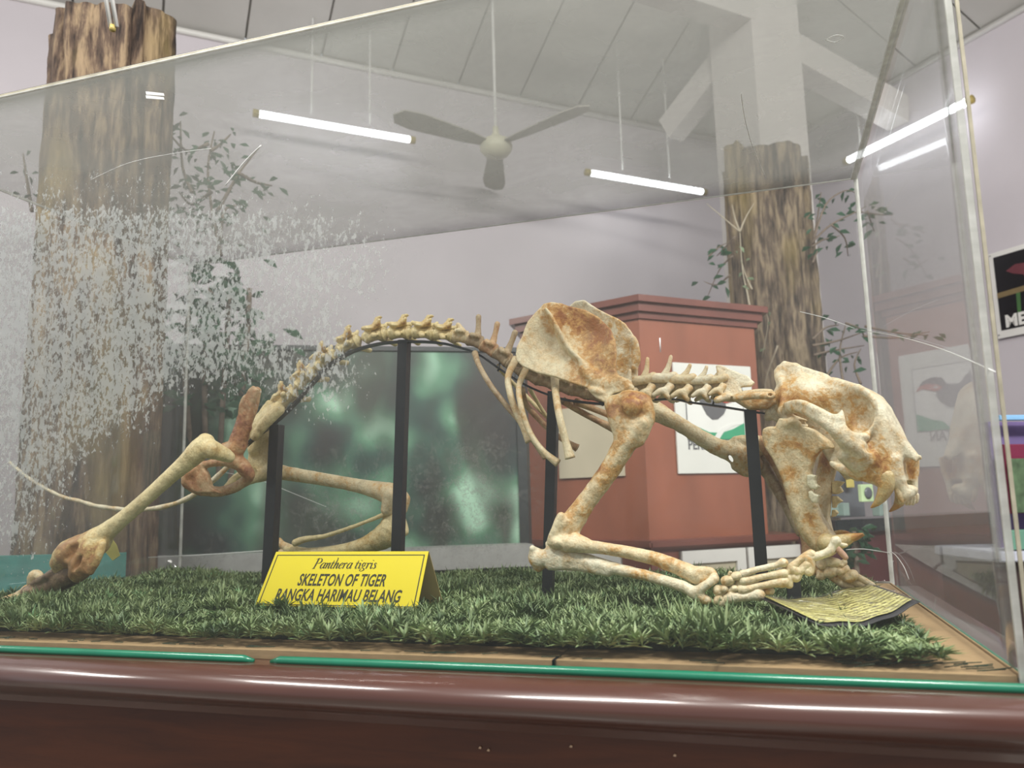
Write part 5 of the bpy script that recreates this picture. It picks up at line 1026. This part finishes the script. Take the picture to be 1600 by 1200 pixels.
S_.chain([(1414, 770, -.012, 9), (1402, 750, -.018, 11), (1398, 720, -.024, 10)], .01); S_.chain([(1425, 766, .0, 9), (1412, 776, -.012, 8)], .008)
S_.chain([(1431, 735, .028, 3), (1428, 770, .022, 6)], .006)                               # far edge of the nose opening
S_.chain([(1437, 714, -.004, 3), (1438, 726, .008, 2.5)], .003)
S_.chain([(1340, 606, -.045, 6), (1356, 616, -.05, 6), (1366, 632, -.05, 5), (1365, 655, -.05, 5), (1358, 672, -.052, 6)], .012)  # orbit rim
# carving
S_.ell(1328, 648, -.072, 34, 26, .034, .1, .010, '-'); S_.ell(1290, 640, -.085, 30, 16, .030, .25, .012, '-'); S_.ell(1346, 652, -.05, 17, 24, .022, 0, .008, '-')
S_.ell(1340, 668, -.026, 4, 2.5, .010, 0, .002, '-'); S_.ell(1338, 676, -.03, 5, 2, .010, 0, .002, '-')
# zygomatic arch
S_.chain([(1224, 646, -.045, 7), (1236, 638, -.068, 8), (1256, 641, -.085, 7), (1280, 654, -.098, 8), (1302, 668, -.10, 11), (1322, 688, -.09, 14), (1340, 702, -.07, 15), (1352, 716, -.052, 16)], .012)
S_.chain([(1228, 632, -.066, 4), (1250, 629, -.085, 5), (1275, 640, -.098, 6), (1296, 651, -.10, 6), (1308, 654, -.10, 6)], .008)
S_.chain([(1312, 672, -.10, 10), (1314, 656, -.10, 6), (1315.5, 642, -.098, 2)], .010); S_.chain([(1322, 676, -.095, 6), (1335, 682, -.082, 6), (1352, 682, -.062, 7)], .008)
S_.chain([(1318, 712, -.08, 10), (1335, 728, -.06, 10), (1350, 738, -.045, 10)], .014)
S_.chain([(1300, 724, -.035, 4), (1312, 731, -.045, 6), (1335, 740, -.042, 7)], .007)
# far arch
S_.chain([(1240, 640, .05, 7), (1290, 660, .095, 9), (1335, 690, .08, 12), (1360, 705, .05, 14)], .012)
S_.chain([(1232, 655, -.05, 9), (1255, 662, -.06, 8)], .01); S_.chain([(1205, 644, -.014, 9), (1200, 652, -.014, 6)], .008); S_.ell(1238, 668, -.03, 13, 9, .016, 0, .008)
S_.ell(1357, 699, -.072, 5.5, 8, .022, -.1, .003, '-'); S_.ell(1427, 738, -.004, 11, 24, .019, .12, .004, '-'); S_.ell(1436, 732, .002, 12, 14, .014, 0, .004, '-'); S_.plate([(1416, 714), (1437, 716), (1436, 740), (1431, 762), (1428, 782), (1414, 782), (1410, 745)], [(1425, 745, .030)], [(1425, 745, .0038)], .003, .004); S_.stain(1424, 738, .02, 11, .6)
S_.ell(1256, 660, -.062, 10, 3.5, .010, -.3, .003, '-')
for u, v, r, a in ((1226, 580, 20, .8), (1250, 625, 26, .65), (1290, 650, 22, .7), (1335, 640, 24, .75), (1350, 665, 16, .5), (1300, 610, 16, .4), (1320, 668, 12, .6), (1330, 712, 20, .9), (1375, 725, 20, .95), (1358, 699, 6, 1.), (1400, 690, 12, .25), (1405, 730, 8, 1.0), (1372, 690, 12, .45), (1395, 715, 12, .4), (1218, 625, 16, .7)): S_.stain(u, v, -.05, r*1.05, a)
S_.stain(1262, 600, -.04, 16, -.5); S_.stain(1380, 640, -.03, 26, -.5)
skull = S_.build('skull', BONE_PALE, .0019, sk, .0005, 3)
# sutures of darker glue line on skull are left to the material; teeth
def kid(o, par): o.parent = par; return o
def can(pts, w, F_, par):
    S_ = Sdf(F_); P = smooth_path([(u, v, r) for u, v, r in pts], 3); S_.chain([(p[0], p[1], w, p[2]) for p in P], .003); S_.stain(P[-1][0], P[-1][1], w, 16, .7); return kid(S_.build('canine', TOOTH, .0015, None, .0001), par)
bpy.context.view_layer.update()
can([(1385, 745, 12), (1385, 758, 12), (1380, 772, 9.5), (1371, 785, 5.5), (1361, 793, 1.5)], -.036, FS, skull)
can([(1408, 758, 10), (1409, 772, 10), (1406, 783, 8), (1399, 792, 4.5), (1390, 799, 1.5)], .030, FS, skull)
for i, (u, v, w_) in enumerate(((1407, 782, -.014), (1412, 784, -.008), (1417, 785, -.002), (1422, 785, .004), (1427, 785, .010), (1432, 782, .016))):
    S_ = Sdf(FS); S_.chain([(u, v-8, w_, 4.2), (u, v, w_, 3.4), (u-1, v+4, w_, 1.4)], .002); kid(S_.build('incisor', BONE_PALE, .0015, None, .0001), skull)
S_ = Sdf(FS); S_.chain([(1403, 764, -.02, 6), (1406, 775, -.02, 5.5), (1410, 784, -.02, 2.5)], .003); kid(S_.build('incisor', BONE, .0015, None, .0002), skull)
S_ = Sdf(FS); S_.plate([(1310, 728), (1345, 742), (1350, 752), (1338, 752), (1330, 748), (1322, 750), (1312, 738)], [(1330, 740, .03)], [(1330, 740, .006)], .003); kid(S_.build('cheek_tooth', TOOTH_P, .0018, None, .0002), skull)
# ------------------------------------------------------------------ lower jaw
FJ = Fr(math.radians(24), O_)
S_ = Sdf(FJ)
jaw = [(1206, 672), (1212, 668), (1222, 668), (1228, 655), (1236, 655), (1252, 662), (1276, 672), (1296, 690), (1300, 700), (1284, 702), (1274, 715), (1268, 735), (1268, 755), (1270, 775), (1275, 792), (1280, 808), (1289, 826), (1299, 842), (1296, 858), (1286, 862), (1272, 852), (1258, 832), (1247, 808), (1238, 782), (1230, 750), (1218, 722), (1206, 698), (1203, 682)]
hj = [(1230, 665, -.075), (1240, 720, -.060), (1258, 780, -.045), (1275, 820, -.030), (1292, 850, -.018)]
S_.plate(jaw, hj, [(1230, 690, .0045), (1250, 740, .007), (1258, 780, .010), (1270, 820, .012), (1290, 845, .016)], .004, .006)
S_.chain([(1208, 676, -.076, 5), (1206, 690, -.072, 6), (1218, 715, -.062, 6), (1230, 745, -.056, 8), (1240, 780, -.048, 10), (1250, 810, -.04, 11), (1265, 836, -.03, 12), (1282, 850, -.02, 12)], .010)
S_.chain([(1258, 745, -.050, 7), (1259, 775, -.045, 8), (1266, 800, -.036, 8), (1278, 822, -.026, 9)], .008); S_.chain([(1230, 662, -.075, 6), (1238, 657, -.075, 6), (1246, 662, -.07, 5)], .006)
S_.chain([(1284, 850, -.018, 15), (1294, 858, .0, 12), (1300, 850, .012, 12)], .012)
S_.ell(1248, 700, -.078, 14, 26, .012, .1, .010, '-'); S_.ell(1264, 819, -.058, 3, 3.5, .012, 0, .002, '-'); S_.ell(1274, 794, -.048, 3.5, 3, .014, 0, .002, '-'); S_.ell(1279, 800, -.048, 3, 3, .014, 0, .002, '-')
# far half
S_.plate([(1282, 690), (1310, 692), (1312, 712), (1304, 735), (1300, 760), (1300, 785), (1300, 808), (1308, 828), (1318, 838), (1304, 850), (1290, 838), (1280, 810), (1272, 780), (1268, 740), (1272, 710)], [(1295, 700, .07), (1290, 770, .045), (1302, 840, .012)], [(1295, 700, .005), (1288, 780, .009), (1302, 840, .012)], .004, .006)
for u, v, r, a in ((1222, 700, 16, .95), (1246, 690, 14, .7), (1232, 735, 14, .8), (1240, 765, 12, .8), (1262, 810, 12, .6), (1285, 715, 16, .8)): S_.stain(u, v, -.05, r, a)
S_.stain(1290, 715, .06, 20, .9)
jw = S_.build('lower_jaw', BONE, .0019, sk, .0006, 8)
P = smooth_path([(1292, 848, 15), (1300, 850, 13.5), (1314, 846, 11), (1328, 841, 7.5), (1348, 834, 1.5)], 3)
S_ = Sdf(FJ); S_.chain([(p[0], p[1], -.040, p[2]) for p in P], .003); S_.stain(1345, 836, -.04, 16, 1.2); kid(S_.build('canine', TOOTH, .0015, None, .0001), jw)
P = smooth_path([(1300, 842, 11), (1316, 838, 10), (1330, 840, 7.5), (1350, 836, 1.5)], 3)
S_ = Sdf(FJ); S_.chain([(p[0], p[1], .020, p[2]) for p in P], .003); S_.stain(1330, 842, .02, 25, 1.2); kid(S_.build('canine', TOOTH, .0015, None, .0001), jw)
for w_, polys in ((-.058, ([(1262, 742), (1268, 741), (1276, 743), (1274, 750), (1276, 756), (1281, 760), (1276, 765), (1268, 764), (1262, 757)], [(1264, 768), (1269, 766), (1274, 771), (1281, 774), (1279, 780), (1278, 786), (1270, 785), (1265, 777)])),
                  (.045, ([(1301, 752), (1308, 751), (1320, 753), (1313, 760), (1318, 768), (1310, 772), (1301, 772)], [(1301, 775), (1308, 775), (1317, 783), (1308, 788), (1306, 794), (1301, 793)], [(1301, 797), (1306, 796), (1310, 801), (1305, 807), (1300, 808)]))):
    for pg in polys:
        S_ = Sdf(FJ); cu_, cv_ = np.mean([p[0] for p in pg]), np.mean([p[1] for p in pg]); S_.plate(pg, [(cu_, cv_, w_)], [(cu_, cv_, .0065)], .003); kid(S_.build('cheek_tooth', TOOTH_P if w_ < 0 else BONE_YEL, .0014, None, .0001), jw)
